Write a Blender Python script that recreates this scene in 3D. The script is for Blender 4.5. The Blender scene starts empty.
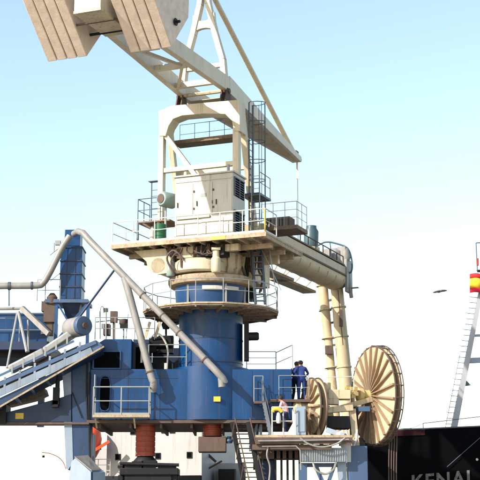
import bpy, math, random
from mathutils import Vector, Matrix
random.seed(7)
R = math.radians
V = Vector
Z = V((0, 0, 1))
COL = bpy.context.scene.collection

# ------------------------------------------------------------------ camera geometry
EYE = V((0, 0, 1.7)); F = 1320.0; TH = math.atan(280 / 1320)
def ray(px, py):
    u = (px - 240) / F; v = (240 - py) / F
    return V((u, math.cos(TH) - v * math.sin(TH), math.sin(TH) + v * math.cos(TH)))
def P(px, py, Y):
    r = ray(px, py); return EYE + r * (Y / r.y)
AZ = R(22)
D_ = V((math.cos(AZ), -math.sin(AZ), 0))      # lateral axis of the slewing top (right)
B_ = V((math.sin(AZ), math.cos(AZ), 0))       # along the arm (away)
C0 = P(211, 300, 60); C0.z = 0                 # tower axis on the ground
def S(s, t, z): return C0 + D_ * s + B_ * t + Z * z
def Pt(px, py, t):
    r = ray(px, py); k = (t - (EYE - C0).dot(B_)) / r.dot(B_); return EYE + r * k
def Pd(px, py, s):
    r = ray(px, py); k = (s - (EYE - C0).dot(D_)) / r.dot(D_); return EYE + r * k
def stz(p):
    q = p - C0; return q.dot(D_), q.dot(B_), p.z

# ------------------------------------------------------------------ materials
def lin(c): return tuple(((x / 255) / 12.92 if x / 255 <= .04045 else ((x / 255 + .055) / 1.055) ** 2.4) for x in c)
def mat(name, col, rough=.5, metal=0.0, rust=0.0, rustcol=(.17, .07, .03), dirt=.25, scale=1.0, bump=.0, streak=.3, spec=.5, runs=0.0):
    m = bpy.data.materials.new(name); m.use_nodes = True
    nt = m.node_tree; N = nt.nodes; L = nt.links
    b = N['Principled BSDF']; b.inputs['Roughness'].default_value = rough; b.inputs['Metallic'].default_value = metal
    b.inputs['Specular IOR Level'].default_value = spec
    g = N.new('ShaderNodeNewGeometry')
    mp = N.new('ShaderNodeMapping'); mp.inputs['Scale'].default_value = (1.3 * scale, 1.3 * scale, 1.3 * scale * streak)
    L.new(g.outputs['Position'], mp.inputs['Vector'])
    n1 = N.new('ShaderNodeTexNoise'); n1.inputs['Scale'].default_value = 1.0; n1.inputs['Detail'].default_value = 8; n1.inputs['Roughness'].default_value = .65
    L.new(mp.outputs[0], n1.inputs['Vector'])
    n2 = N.new('ShaderNodeTexNoise'); n2.inputs['Scale'].default_value = 6 * scale; n2.inputs['Detail'].default_value = 6; n2.inputs['Roughness'].default_value = .7
    L.new(g.outputs['Position'], n2.inputs['Vector'])
    r1 = N.new('ShaderNodeValToRGB')
    r1.color_ramp.elements[0].position = .3; r1.color_ramp.elements[1].position = .72
    d = 1 - dirt
    r1.color_ramp.elements[0].color = (col[0] * d, col[1] * d * .98, col[2] * d * .95, 1)
    r1.color_ramp.elements[1].color = (min(1, col[0] * (1 + dirt * .35)), min(1, col[1] * (1 + dirt * .35)), min(1, col[2] * (1 + dirt * .35)), 1)
    L.new(n1.outputs['Fac'], r1.inputs['Fac'])
    out = r1.outputs['Color']
    if rust > 0:
        ad = N.new('ShaderNodeMath'); ad.operation = 'MULTIPLY_ADD'; ad.inputs[1].default_value = .5; 
        L.new(n2.outputs['Fac'], ad.inputs[0]); 
        mu = N.new('ShaderNodeMath'); mu.operation = 'MULTIPLY'; mu.inputs[1].default_value = .5
        mp2 = N.new('ShaderNodeMapping'); mp2.inputs['Scale'].default_value = (2.1 * scale, 2.1 * scale, .5 * scale); mp2.inputs['Location'].default_value = (5, 3, 9)
        L.new(g.outputs['Position'], mp2.inputs['Vector'])
        n3 = N.new('ShaderNodeTexNoise'); n3.inputs['Scale'].default_value = 1.4; n3.inputs['Detail'].default_value = 10; n3.inputs['Roughness'].default_value = .7
        L.new(mp2.outputs[0], n3.inputs['Vector']); L.new(n3.outputs['Fac'], mu.inputs[0]); L.new(mu.outputs[0], ad.inputs[2])
        r2 = N.new('ShaderNodeValToRGB'); p = .66 - .26 * rust
        r2.color_ramp.elements[0].position = p; r2.color_ramp.elements[1].position = p + .09
        r2.color_ramp.elements[0].color = (0, 0, 0, 1); r2.color_ramp.elements[1].color = (.85, .85, .85, 1)
        L.new(ad.outputs[0], r2.inputs['Fac'])
        mx = N.new('ShaderNodeMixRGB'); mx.inputs['Color2'].default_value = (*rustcol, 1)
        L.new(r2.outputs['Color'], mx.inputs['Fac']); L.new(out, mx.inputs['Color1']); out = mx.outputs['Color']
    if runs > 0:
        mp3 = N.new('ShaderNodeMapping'); mp3.inputs['Scale'].default_value = (9, 9, .55); L.new(g.outputs['Position'], mp3.inputs['Vector'])
        n4 = N.new('ShaderNodeTexNoise'); n4.inputs['Scale'].default_value = 1; n4.inputs['Detail'].default_value = 4; L.new(mp3.outputs[0], n4.inputs['Vector'])
        r4 = N.new('ShaderNodeValToRGB'); r4.color_ramp.elements[0].position = .56; r4.color_ramp.elements[1].position = .72
        r4.color_ramp.elements[0].color = (0, 0, 0, 1); r4.color_ramp.elements[1].color = (runs, runs, runs, 1); L.new(n4.outputs['Fac'], r4.inputs['Fac'])
        m4 = N.new('ShaderNodeMixRGB'); m4.inputs['Color2'].default_value = (.10, .055, .035, 1)
        L.new(r4.outputs['Color'], m4.inputs['Fac']); L.new(out, m4.inputs['Color1']); out = m4.outputs['Color']
    L.new(out, b.inputs['Base Color'])
    if bump > 0:
        bp = N.new('ShaderNodeBump'); bp.inputs['Strength'].default_value = bump; bp.inputs['Distance'].default_value = .02
        L.new(n2.outputs['Fac'], bp.inputs['Height']); L.new(bp.outputs[0], b.inputs['Normal'])
    return m
M = {}
M['cream'] = mat('cream_paint', (.55, .47, .33), .45, rust=.36, rustcol=(.30, .17, .08), dirt=.16, runs=.3)
M['creamrust'] = mat('cream_paint_weathered', (.50, .41, .26), .55, rust=.42, rustcol=(.26, .15, .07), dirt=.3, runs=.6)
M['creamrust2'] = mat('conveyor_tube_paint', (.46, .36, .225), .6, rust=.35, rustcol=(.28, .17, .09), dirt=.18)
M['house'] = mat('house_paint', (.44, .41, .34), .5, rust=.3, rustcol=(.33, .25, .16), dirt=.14, runs=.35)
M['tan'] = mat('counterweight_concrete', (.68, .55, .44), .85, rust=.15, rustcol=(.20, .13, .09), dirt=.22, scale=2, bump=.5, streak=1)
M['blue'] = mat('blue_paint', (.0022, .043, .138), .38, spec=.35, runs=.28, bump=.2, rust=.30, rustcol=(.010, .030, .075), dirt=.36)
M['blue2'] = mat('blue_paint_faded', (.004, .046, .145), .5, rust=.35, rustcol=(.05, .05, .07), dirt=.35)
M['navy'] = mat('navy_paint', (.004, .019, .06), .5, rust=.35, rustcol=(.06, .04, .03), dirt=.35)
M['pale'] = mat('pale_blue_paint', (.23, .28, .345), .5, rust=.3, rustcol=(.2, .16, .13), dirt=.2)
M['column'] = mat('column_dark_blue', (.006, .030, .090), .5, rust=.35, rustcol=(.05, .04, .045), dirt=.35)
M['slate'] = mat('slate_blue_paint', (.045, .085, .165), .5, rust=.35, rustcol=(.12, .08, .06), dirt=.3)
M['pipe'] = mat('grey_pipe_paint', (.235, .22, .205), .5, rust=.35, rustcol=(.17, .13, .10), dirt=.3, scale=2)
M['galv'] = mat('galvanised_rail', (.27, .27, .26), .45, .2, rust=.3, rustcol=(.25, .17, .11), dirt=.2)
M['whiterail'] = mat('white_rail_paint', (.52, .50, .45), .45, rust=.3, rustcol=(.3, .2, .12), dirt=.2)
M['grate'] = mat('rusty_grating', (.19, .14, .095), .8, rust=.6, rustcol=(.10, .05, .03), dirt=.4, scale=2, streak=1)
M['gratelight'] = mat('weathered_deck_plate', (.38, .30, .20), .75, rust=.6, rustcol=(.20, .11, .06), dirt=.35, scale=2, streak=1)
M['dark'] = mat('dark_machinery', (.010, .0095, .011), .6, rust=.4, rustcol=(.03, .018, .013), dirt=.3, spec=.25)
M['darkrail'] = mat('dark_grey_steel', (.06, .075, .10), .5, rust=.3, rustcol=(.10, .06, .04), dirt=.3)
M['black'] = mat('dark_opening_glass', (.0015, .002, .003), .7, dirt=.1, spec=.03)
M['hull'] = mat('black_hull_paint', (.0018, .0015, .0024), .8, rust=.18, rustcol=(.03, .010, .012), dirt=.3, spec=.06)
M['hullred'] = mat('oxide_stripe', (.035, .008, .010), .75, rust=.5, rustcol=(.008, .004, .006), dirt=.4, spec=.12)
M['letter'] = mat('faded_lettering', (.20, .16, .16), .8, rust=.66, rustcol=(.05, .035, .035), dirt=.3, scale=3)
M['white'] = mat('white_ship_paint', (.42, .40, .39), .5, rust=.12, rustcol=(.38, .30, .26), dirt=.10, runs=.2)
M['red'] = mat('red_bellows', (.30, .05, .02), .6, rust=.45, rustcol=(.09, .02, .014), dirt=.35, scale=2)
M['orange'] = mat('orange_lifeboat', (.62, .075, .02), .4, dirt=.12)
M['green'] = mat('green_drum_paint', (.006, .10, .035), .35, dirt=.25)
M['teal'] = mat('weathered_teal_steel', (.22, .30, .28), .5, rust=.5, rustcol=(.22, .15, .10), dirt=.3, scale=2)
M['motor'] = mat('dark_motor_green', (.045, .085, .10), .45, dirt=.3)
M['yellow'] = mat('yellow_paint', (.62, .40, .03), .5, rust=.25, rustcol=(.25, .15, .05), dirt=.25)
M['reel'] = mat('reel_flange_paint', (.52, .41, .27), .55, rust=.42, rustcol=(.30, .18, .09), dirt=.22)
M['hubyellow'] = mat('hub_yellow', (.50, .38, .16), .6, rust=.4, rustcol=(.25, .15, .06), dirt=.3)
M['mast'] = mat('mast_grey_paint', (.36, .36, .38), .5, rust=.2, rustcol=(.25, .2, .18), dirt=.15)
M['ribs'] = mat('reel_rib_paint', (.27, .18, .11), .7, rust=.4, rustcol=(.14, .08, .05), dirt=.3)
M['palemid'] = mat('conveyor_side_paint', (.19, .235, .29), .5, rust=.4, rustcol=(.15, .12, .10), dirt=.35, runs=.4)
M['rust'] = mat('rust_brown_steel', (.095, .06, .045), .8, rust=.5, rustcol=(.07, .035, .025), dirt=.35, scale=2)
M['cable'] = mat('black_cable', (.03, .022, .022), .6, dirt=.2)
M['cablered'] = mat('red_cable', (.35, .06, .05), .6, dirt=.2)
M['overall'] = mat('blue_overalls', (.012, .035, .17), .9, dirt=.35, scale=5)
M['pink'] = mat('pink_shirt', (.62, .33, .33), .9, dirt=.2, scale=5)
M['denim'] = mat('navy_trousers', (.018, .020, .06), .9, dirt=.3, scale=5)
M['skin'] = mat('skin', (.33, .17, .11), .6, dirt=.1, scale=5)
M['hair'] = mat('dark_hair', (.012, .009, .008), .7, dirt=.2, scale=5)
M['shoe'] = mat('shoe_black', (.02, .02, .02), .6, dirt=.2, scale=5)
M['flagred'] = mat('flag_red', (.60, .015, .02), .8, dirt=.1)
M['flagyellow'] = mat('flag_yellow', (.80, .50, .02), .8, dirt=.1)
M['bird'] = mat('gull_feathers', (.07, .075, .08), .8, dirt=.4, scale=9)
M['concrete'] = mat('quay_concrete', (.30, .28, .25), .9, dirt=.3, scale=.4, streak=1, bump=.4)
M['water'] = mat('sea_water', (.02, .05, .06), .12, dirt=.3, scale=.3, streak=1, bump=.6)
M['steelrail'] = mat('rail_steel', (.25, .24, .23), .35, .6, dirt=.3)

# ------------------------------------------------------------------ mesh helper
class MB:
    def __init__(self): self.v = []; self.f = []
    def add(self, vs, fs):
        o = len(self.v); self.v += [V(x) for x in vs]; self.f += [tuple(i + o for i in f) for f in fs]; return self
    def box(self, c, size, ax=None):
        c = V(c); X, Y, Zz = ax if ax else (V((1, 0, 0)), V((0, 1, 0)), Z)
        hx, hy, hz = size[0] / 2, size[1] / 2, size[2] / 2
        vs = [c + X * hx * i + Y * hy * j + Zz * hz * k for i in (-1, 1) for j in (-1, 1) for k in (-1, 1)]
        return self.add(vs, [(0, 1, 3, 2), (4, 6, 7, 5), (0, 4, 5, 1), (2, 3, 7, 6), (0, 2, 6, 4), (1, 5, 7, 3)])
    def cbox(self, s0, s1, t0, t1, z0, z1):   # box in the slewing frame
        return self.box(S((s0 + s1) / 2, (t0 + t1) / 2, (z0 + z1) / 2), (s1 - s0, t1 - t0, z1 - z0), (D_, B_, Z))
    def wbox(self, x0, x1, y0, y1, z0, z1):
        return self.box(((x0 + x1) / 2, (y0 + y1) / 2, (z0 + z1) / 2), (x1 - x0, y1 - y0, z1 - z0))
    def bar(self, p, q, w, h, up=Z, w2=None, h2=None):
        p = V(p); q = V(q); d = (q - p).normalized(); s = d.cross(up)
        if s.length < 1e-4: s = d.cross(V((0, 1, 0)))
        s.normalize(); u = s.cross(d).normalized(); w2 = w if w2 is None else w2; h2 = h if h2 is None else h2
        vs = [p + s * w / 2 * i + u * h / 2 * j for i, j in ((-1, -1), (1, -1), (1, 1), (-1, 1))] + \
             [q + s * w2 / 2 * i + u * h2 / 2 * j for i, j in ((-1, -1), (1, -1), (1, 1), (-1, 1))]
        return self.add(vs, [(3, 2, 1, 0), (4, 5, 6, 7), (0, 1, 5, 4), (1, 2, 6, 5), (2, 3, 7, 6), (3, 0, 4, 7)])
    def tube(self, p, q, r, r2=None, n=8):
        return self.path([p, q], [r, r if r2 is None else r2], n)
    def path(self, pts, r, n=8, closed=False):
        pts = [V(p) for p in pts]; m = len(pts); rs = r if isinstance(r, (list, tuple)) else [r] * m
        t0 = (pts[1] - pts[0]).normalized(); a = t0.cross(Z)
        if a.length < .05: a = t0.cross(V((0, 1, 0)))
        a.normalize(); vs = []
        for i in range(m):
            if closed: t = (pts[(i + 1) % m] - pts[i - 1])
            elif i == 0: t = pts[1] - pts[0]
            elif i == m - 1: t = pts[-1] - pts[-2]
            else: t = (pts[i + 1] - pts[i]).normalized() + (pts[i] - pts[i - 1]).normalized()
            t.normalize(); a = (a - t * a.dot(t)).normalized(); b = t.cross(a)
            for k in range(n):
                an = 2 * math.pi * k / n; vs.append(pts[i] + (a * math.cos(an) + b * math.sin(an)) * rs[i])
        fs = []
        for i in range(m if closed else m - 1):
            j = (i + 1) % m
            for k in range(n): fs.append((i * n + k, i * n + (k + 1) % n, j * n + (k + 1) % n, j * n + k))
        if not closed: fs += [tuple(range(n - 1, -1, -1)), tuple((m - 1) * n + k for k in range(n))]
        return self.add(vs, fs)
    def lathe(self, prof, c, axis=Z, n=32, caps=True):   # prof: (radius, distance along the axis)
        c = V(c); axis = V(axis).normalized(); a = axis.cross(Z)
        if a.length < .05: a = V((1, 0, 0))
        a.normalize(); b = axis.cross(a); vs = []; fs = []
        for (r, h) in prof:
            for k in range(n):
                an = 2 * math.pi * k / n; vs.append(c + axis * h + (a * math.cos(an) + b * math.sin(an)) * max(r, .001))
        for i in range(len(prof) - 1):
            for k in range(n): fs.append((i * n + k, i * n + (k + 1) % n, (i + 1) * n + (k + 1) % n, (i + 1) * n + k))
        if caps: fs += [tuple(range(n - 1, -1, -1)), tuple((len(prof) - 1) * n + k for k in range(n))]
        return self.add(vs, fs)
    def prism(self, poly, vec):
        poly = [V(p) for p in poly]; vec = V(vec); n = len(poly)
        vs = poly + [p + vec for p in poly]
        fs = [tuple(range(n - 1, -1, -1)), tuple(range(n, 2 * n))] + [(i, (i + 1) % n, (i + 1) % n + n, i + n) for i in range(n)]
        return self.add(vs, fs)
    def build(self, name, m, parent=None, bevel=0.0, label=None):
        o0 = origin_of(parent) if parent else V((0, 0, 0))
        me = bpy.data.meshes.new(name); me.from_pydata([v - o0 for v in self.v], [], self.f); me.update()
        import bmesh
        bm = bmesh.new(); bm.from_mesh(me); bmesh.ops.recalc_face_normals(bm, faces=bm.faces); bm.to_mesh(me); bm.free()
        me.materials.append(M[m] if isinstance(m, str) else m)
        me.shade_smooth(); me.set_sharp_from_angle(angle=R(38))
        o = bpy.data.objects.new(name, me); COL.objects.link(o)
        if parent: o.parent = parent
        if bevel > 0:
            b = o.modifiers.new('bevel', 'BEVEL'); b.width = bevel; b.segments = 2; b.limit_method = 'ANGLE'; b.angle_limit = R(40)
        if label: o['label'] = label
        return o
def islands(mb):
    par = list(range(len(mb.v)))
    def fd(a):
        while par[a] != a: par[a] = par[par[a]]; a = par[a]
        return a
    for f in mb.f:
        for i in f[1:]: par[fd(i)] = fd(f[0])
    gr = {}
    for f in mb.f: gr.setdefault(fd(f[0]), []).append(f)
    out = []
    for fs in gr.values():
        ids = sorted({i for f in fs for i in f}); mp = {a: k for k, a in enumerate(ids)}
        out.append(MB().add([mb.v[i] for i in ids], [tuple(mp[i] for i in f) for f in fs]))
    return out
def build_each(mb, name, m, parent=None, **k): return [q.build(name, m, parent, **k) for q in islands(mb)]
def origin_of(o):
    p = V(o.location)
    while o.parent: o = o.parent; p += V(o.location)
    return p
def thing(name, loc, label, cat, group=None):
    o = bpy.data.objects.new(name, None); COL.objects.link(o); o.location = loc; o.empty_display_size = .3
    o['label'] = label; o['category'] = cat
    if group: o['group'] = group
    return o
def struct(o): o['kind'] = 'structure'; return o

# ------------------------------------------------------------------ steelwork helpers
def railing(mb, pts, h=1.05, step=1.1, r=.021, mids=(.5,), closed=False, toe=.0):
    pts = [V(p) for p in pts]
    if closed: pts = pts + [pts[0]]
    for a, b in zip(pts, pts[1:]):
        L = (b - a).length; n = max(1, round(L / step))
        for i in range(n + 1):
            q = a.lerp(b, i / n)
            if i < n or (b - pts[-1]).length < 1e-6: mb.tube(q, q + Z * h, r, n=6)
        for hh in (1.0,) + tuple(mids): mb.tube(a + Z * h * hh, b + Z * h * hh, r * (1 if hh == 1 else .8), n=6)
        if toe: mb.bar(a + Z * toe / 2, b + Z * toe / 2, .012, toe)
    return mb
def stairs(mb, top, bot, side, n, w=.7, st=.16):
    side = V(side).normalized(); top = V(top); bot = V(bot)
    for k in (-1, 1): mb.bar(top + side * w / 2 * k, bot + side * w / 2 * k, .05, st)
    for i in range(n):
        q = bot.lerp(top, (i + .5) / n); d = (top - bot); d.z = 0; d.normalize()
        mb.box(q, (w - .06, .22, .03), (side, d if abs(d.dot(side)) < .5 else side.cross(Z), Z))
    return mb
def ladder(mb, base, ht, side, out, w=.42, cage=True, r=.022, cage_from=.0):
    side = V(side).normalized(); out = V(out).normalized(); base = V(base)
    for k in (-1, 1): mb.tube(base + side * w / 2 * k, base + side * w / 2 * k + Z * ht, r * 1.3, n=6)
    n = int(ht / .3)
    for i in range(1, n): q = base + Z * (i * .3); mb.tube(q - side * w / 2, q + side * w / 2, r * .7, n=5)
    if cage:
        angs = [R(x) for x in (0, 30, 60, 90, 120, 150, 180)]
        def hp(z, a): return base + Z * z + side * (.36 * math.cos(a)) + out * (.12 + .62 * math.sin(a))
        z = cage_from; zs = []
        while z <= ht: zs.append(z); z += .95
        for z in zs:
            mb.path([base + Z * z + side * w / 2] + [hp(z, a) for a in angs] + [base + Z * z - side * w / 2], r * .8, 5)
        for a in (R(15), R(55), R(90), R(125), R(165)): mb.tube(hp(zs[0], a), hp(zs[-1], a), r * .6, n=5)
    return mb
def curve_pts(pts, n=6):   # Catmull-Rom through the points
    pts = [V(p) for p in pts]; q = [pts[0] * 2 - pts[1]] + pts + [pts[-1] * 2 - pts[-2]]; out = []
    for i in range(1, len(q) - 2):
        for k in range(n):
            t = k / n; a, b, c, d = q[i - 1], q[i], q[i + 1], q[i + 2]
            out.append(.5 * ((2 * b) + (c - a) * t + (2 * a - 5 * b + 4 * c - d) * t * t + (3 * b - a - 3 * c + d) * t ** 3))
    return out + [pts[-1]]

# ================================================================== SETTING
struct(MB().box((0, 15, -.75), (900, 104, 1.5)).build('quay_ground', 'concrete'))
struct(MB().box((0, 2500, -3.2), (9000, 5000, 1)).build('sea_water', 'water'))

# ================================================================== SHIP UNLOADER
U = thing('ship_unloader', (C0.x, C0.y, 0), 'large ship unloading crane, blue tower and portal, cream boom and slewing top, on the quay', 'crane')
YF = 58.55                                   # front plane of the blue portal body
def W(px, py, Y=YF): return P(px, py, Y)
def zof(py, Y=YF): return P(240, py, Y).z
def xof(px, Y=YF, py=390): return P(px, py, Y).x
# --- portal body
zb, zt = zof(420), zof(369)
x0, x1 = xof(90), xof(292)
mb = MB().wbox(x0, x1, YF, YF + 6, zb, zt)
body = mb.build('portal_body', 'blue', U, bevel=.03)
mb = MB()
mb.wbox(x0 - .1, x1 + .02, YF - .12, YF + 6.1, zb - .14, zb - .01)
for k in range(7): mb.wbox(x0 + .4 + k * 1.35, x0 + .5 + k * 1.35, YF + .2, YF + 5.8, zb - .34, zb - .145)
mb.build('bottom_flange', 'rust', body)
mb = MB()
for px in (128, 160, 252, 273): mb.wbox(xof(px) - .012, xof(px) + .012, YF - .012, YF - .001, zb + .02, zt - .03)
mb.wbox(x0 + .05, xof(178), YF - .013, YF - .001, zt - .42, zt - .40)
build_each(mb, 'weld_seam', 'navy', body)
# yellow plates on the body
for px, py, w in ((217, 399, .30), ):
    q = P(px, py, C0.y - 1.79); MB().box(q, (w, .015, .22)).build('marking_plate', 'yellow', body, label='small yellow marking plate')
# --- machine room on the left end
mr0, mr1 = xof(91), xof(131); zr = zof(339)
poly = [(mr0, zt - .02), (mr1, zt - .02), (mr1, zr), (mr0 + .55, zr), (mr0, zr - .35)]
room = MB().prism([(x, YF + .03, z) for x, z in poly], (0, 3.2, 0)).build('machine_room', 'blue', U, bevel=.03)
def window(px0, py0, px1, py1, Y, parent, depth=.1, m='blue2', fr=.05):
    a, b = P(px0, py1, Y), P(px1, py0, Y)
    w = MB(); 
    for (xa, xb, za, zb_) in ((a.x - fr, b.x + fr, b.z, b.z + fr), (a.x - fr, b.x + fr, a.z - fr, a.z), (a.x - fr, a.x, a.z, b.z), (b.x, b.x + fr, a.z, b.z)):
        w.wbox(xa, xb, Y - .05, Y + .02, za, zb_)
    f = w.build('window', m, parent)
    MB().wbox(a.x, b.x, Y - .02, Y + .01, a.z, b.z).build('pane', 'black', f); return f
window(94, 352, 120, 368, YF, room)
# roof clutter
mb = MB(); railing(mb, [(mr0 + .1, YF + .2, zr), (mr1 + 1.0, YF + .2, zr)], h=1.0, step=.9)
mb.build('roof_railing', 'galv', room)
# dark doorway between room and tower deck
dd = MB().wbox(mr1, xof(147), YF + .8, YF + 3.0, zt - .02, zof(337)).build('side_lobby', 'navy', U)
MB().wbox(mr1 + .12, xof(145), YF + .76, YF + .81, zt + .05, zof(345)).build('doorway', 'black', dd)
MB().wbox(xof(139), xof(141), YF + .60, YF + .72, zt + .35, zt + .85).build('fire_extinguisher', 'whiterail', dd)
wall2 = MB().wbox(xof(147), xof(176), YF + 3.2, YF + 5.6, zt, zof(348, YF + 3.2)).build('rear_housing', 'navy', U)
# deck railing left of the tower
mb = MB(); railing(mb, [(xof(148), YF + .1, zt), (xof(186), YF + .1, zt)], h=1.1, step=1.0, r=.026)
mb.build('deck_railing', 'galv', U)
mb = MB(); railing(mb, [(xof(247), YF + 3, zt), (xof(278), YF + 3, zt)], h=1.15, step=1.6, mids=(.75, .5, .25))
railing(mb, [(xof(278), YF + 3, zt), (xof(293), YF + .2, zt)], h=1.1, step=2.0, mids=(.55,))
mb.build('deck_railing', 'galv', U)
mb = MB().wbox(xof(247), x1 - .1, YF + 1.5, YF + 5.9, zt, zt + .14); mb.build('deck_coaming', 'blue', U)
# oval door with open leaf
zd0, zd1, dx = zof(411), zof(376), xof(105)
ov = []
for k in range(24):
    a = 2 * math.pi * k / 24; ca, sa = math.cos(a), math.sin(a)
    ov.append((dx + .24 * abs(ca) ** .6 * (1 if ca > 0 else -1), YF - .012, (zd0 + zd1) / 2 + (zd1 - zd0) / 2 * abs(sa) ** .55 * (1 if sa > 0 else -1)))
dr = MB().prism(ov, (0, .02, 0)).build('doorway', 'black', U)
MB().path([V(p) + V((0, -.01, 0)) for p in ov], .03, 6, closed=True).build('door_rim', 'blue2', dr)
MB().wbox(xof(95.5), xof(96.5), YF - .62, YF - .03, zof(398), zof(376)).build('open_door', 'pale', dr)
# balcony in front of the door
bz = zof(415, YF - .9); bx0, bx1 = xof(93, YF - .9), xof(150, YF - .9)
bal = MB().wbox(bx0, bx1, YF - .95, YF - .14, bz - .1, bz).build('balcony', 'gratelight', U)
mb = MB()
for px in (98, 136): mb.bar((xof(px), YF - .8, bz - .14), (xof(px), YF - .13, bz - .5), .07, .07)
build_each(mb, 'bracket', 'creamrust', bal)
mb = MB(); railing(mb, [(bx0 + .03, YF - .15, bz), (bx0 + .03, YF - .9, bz), (bx1 - .03, YF - .9, bz), (bx1 - .03, YF - .15, bz)], h=1.22, step=1.35, r=.032, mids=(.5,), toe=.1)
mb.build('railing', 'galv', bal)
# --- portal legs
def leg(px0, px1, Y0, d, m='slate', ztop=zb - .14):
    a, b = xof(px0, Y0), xof(px1, Y0)
    o = MB().wbox(a, b, Y0, Y0 + d, .9, ztop).build('portal_leg', m, U, bevel=.02)
    t = MB()
    for k in (-.55, .55):
        t.lathe([(.42, -.09), (.42, -.06), (.36, -.05), (.36, .05), (.42, .06), (.42, .09)], ((a + b) / 2 + k, Y0 + d / 2, .42), (0, 1, 0), 20)
    t.build('wheel', 'steelrail', o)
    MB().wbox((a + b) / 2 - 1.1, (a + b) / 2 + 1.1, Y0 + d / 2 - .35, Y0 + d / 2 + .35, .42, .9).build('bogie', 'navy', o)
    return o
# --- left column; sunlight on its left face put into the pale flank colour
lc = MB().prism([W(71.5, 357), W(90.5, 357), W(90.5, 462), W(73, 470)], (0, .9, 0)).build('portal_column', 'column', U, bevel=.02)
MB().prism([W(64, 422, YF - .02), W(72, 422, YF - .02), W(73, 462, YF - .02), W(68, 470, YF - .02), W(66, 468, YF - .02)], (0, .9, 0)).build('lit_flank', 'pale', lc)
MB().prism([W(62, 371, YF + .1), W(71.3, 368, YF + .1), W(71.3, 396, YF + .1), W(64, 398, YF + .1)], (0, .6, 0)).build('side_panel', 'pale', lc)
mb = MB(); q0 = W(64, 400)
mb.path(curve_pts([W(90, 372, YF - .06), W(89, 400, YF - .06), W(89.5, 440, YF - .06), W(90, 458, YF - .06)]), .04, 6)
mb.path(curve_pts([W(87.3, 362, YF - .06), W(86.5, 390, YF - .06), W(87.6, 420, YF - .06)]), .035, 6)
mb.path(curve_pts([W(72, 392, YF - .06), W(77, 405, YF - .06), W(82, 418, YF - .06)]), .02, 5)
build_each(mb, 'conduit', 'dark', lc)
# cantilever beam to the left
cb = MB().prism([W(-30, 423), W(71.5, 422), W(71.5, 394), W(56, 399), W(8, 412), W(-30, 414)], (0, .7, 0)).build('cantilever_beam', 'navy', U, bevel=.02)
mb = MB(); mb.bar(W(-30, 424, YF + .3), W(90, 424, YF + .3), .9, .09); mb.build('beam_flange', 'rust', cb)
q = W(19.5, 416, YF - .015); MB().box(q, (.36, .02, .26)).build('warning_plate', 'yellow', cb, label='yellow warning plate on the blue cantilever beam')
mb = MB().wbox(xof(54), xof(60), YF - .35, YF - .005, zof(405), zof(388)); mb.lathe([(.1, 0), (.1, .3)], W(57.5, 388, YF - .2), Z, 12); mb.box(W(55, 404, YF - .2), (.3, .3, .28))
mb.tube(W(57, 387, YF - .2), W(58, 376, YF - .2), .06); mb.build('limit_switch_box', 'dark', cb)
MB().wbox(xof(-8), xof(8), YF - .3, YF + .9, zof(424), zof(405)).build('end_bracket', 'dark', cb)
# hooded box at the foot of the column
hb = thing('hopper_hood', W(85, 480, 57.6), 'pale blue hooded steel box below the left column of the portal', 'hood')
A = [P(68, 500, 57.5), P(100, 500, 57.5), P(100, 476, 57.5), P(89, 458, 57.5), P(76, 457, 57.9), P(73, 463, 57.5)]
MB().prism([P(66, 500, 57.5), P(91, 500, 57.0), P(91, 472, 57.0), P(75, 458, 57.4), P(71, 462, 57.5)], (.55, .7, .0)).build('housing', 'pale', hb, bevel=.02)
MB().prism([P(74.5, 457.2, 57.35), P(91.5, 471, 56.95), P(101, 470.5, 57.7), P(88, 456, 58.1)], (0, 0, .04)).build('hood_top', 'pipe', hb)
MB().prism([P(91, 500, 56.98), P(101.5, 500, 57.6), P(101.5, 471, 57.6), P(91, 472, 56.98)], (.02, .05, 0)).build('shaded_side', 'blue2', hb)  # face of the box turned from the sun, its shade put into darker blue

# --- tower
zr1 = zof(313, 60 - 1.5)
rt = 1.46
tw = MB().lathe([(rt, zb + .02), (rt, zof(340, 58.5)), (rt, zof(312, 58.5))], C0, Z, 64).build('tower', 'blue', U)
MB().lathe([(1.76, zb + .01), (1.76, zt + .12), (rt + .01, zt + .16)], C0, Z, 72).build('tower_foot', 'blue', U)
mb = MB()
for py in (361, 337): mb.lathe([(rt + .004, -.02), (rt + .02, -.015), (rt + .02, .015), (rt + .004, .02)], C0 + Z * zof(py, 58.5), Z, 64, caps=False)
build_each(mb, 'weld_ring', 'navy', tw)
zdr0, zdr1 = zof(309, 58.5), zof(283, 58.5)
dm = MB().lathe([(rt + .0, zdr0 - .4), (rt + .01, zdr0), (rt + .16, zdr0 + .55), (rt + .2, zdr1 - .1), (rt + .2, zdr1)], C0, Z, 64).build('upper_drum', 'blue2', U)
mb = MB()
for a in (-38, 25, 70): 
    q = C0 + V((math.sin(R(a)) * (rt + .19), -math.cos(R(a)) * (rt + .19), 0)); mb.bar(q + Z * (zdr0 + .3), q + Z * (zdr1 - .03), .09, .09)
build_each(mb, 'stiffener', 'galv', dm)
mb = MB()
for a0, a1 in ((-12, 18), (22, 50)):
    pts = [C0 + V((math.sin(R(a)) * (rt + .27), -math.cos(R(a)) * (rt + .27), zdr1 - .22)) for a in range(a0, a1 + 1, 5)]
    for p, q in zip(pts, pts[1:]): mb.bar(p, q, .03, .16)
mb.build('fluorescent_tray', 'whiterail', dm)
# motor on the right flank of the tower
mo = MB().box(S(0, 0, 0) * 0 + P(246.5, 342, 59.6), (.22, .8, 1.7)).build('tower_motor', 'dark', U)
MB().lathe([(.17, 0), (.19, .05), (.19, .45), (.14, .52)], P(247.5, 336.5, 59.4), (1, 0, .02), 16).build('motor_casing', 'dark', mo)
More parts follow.
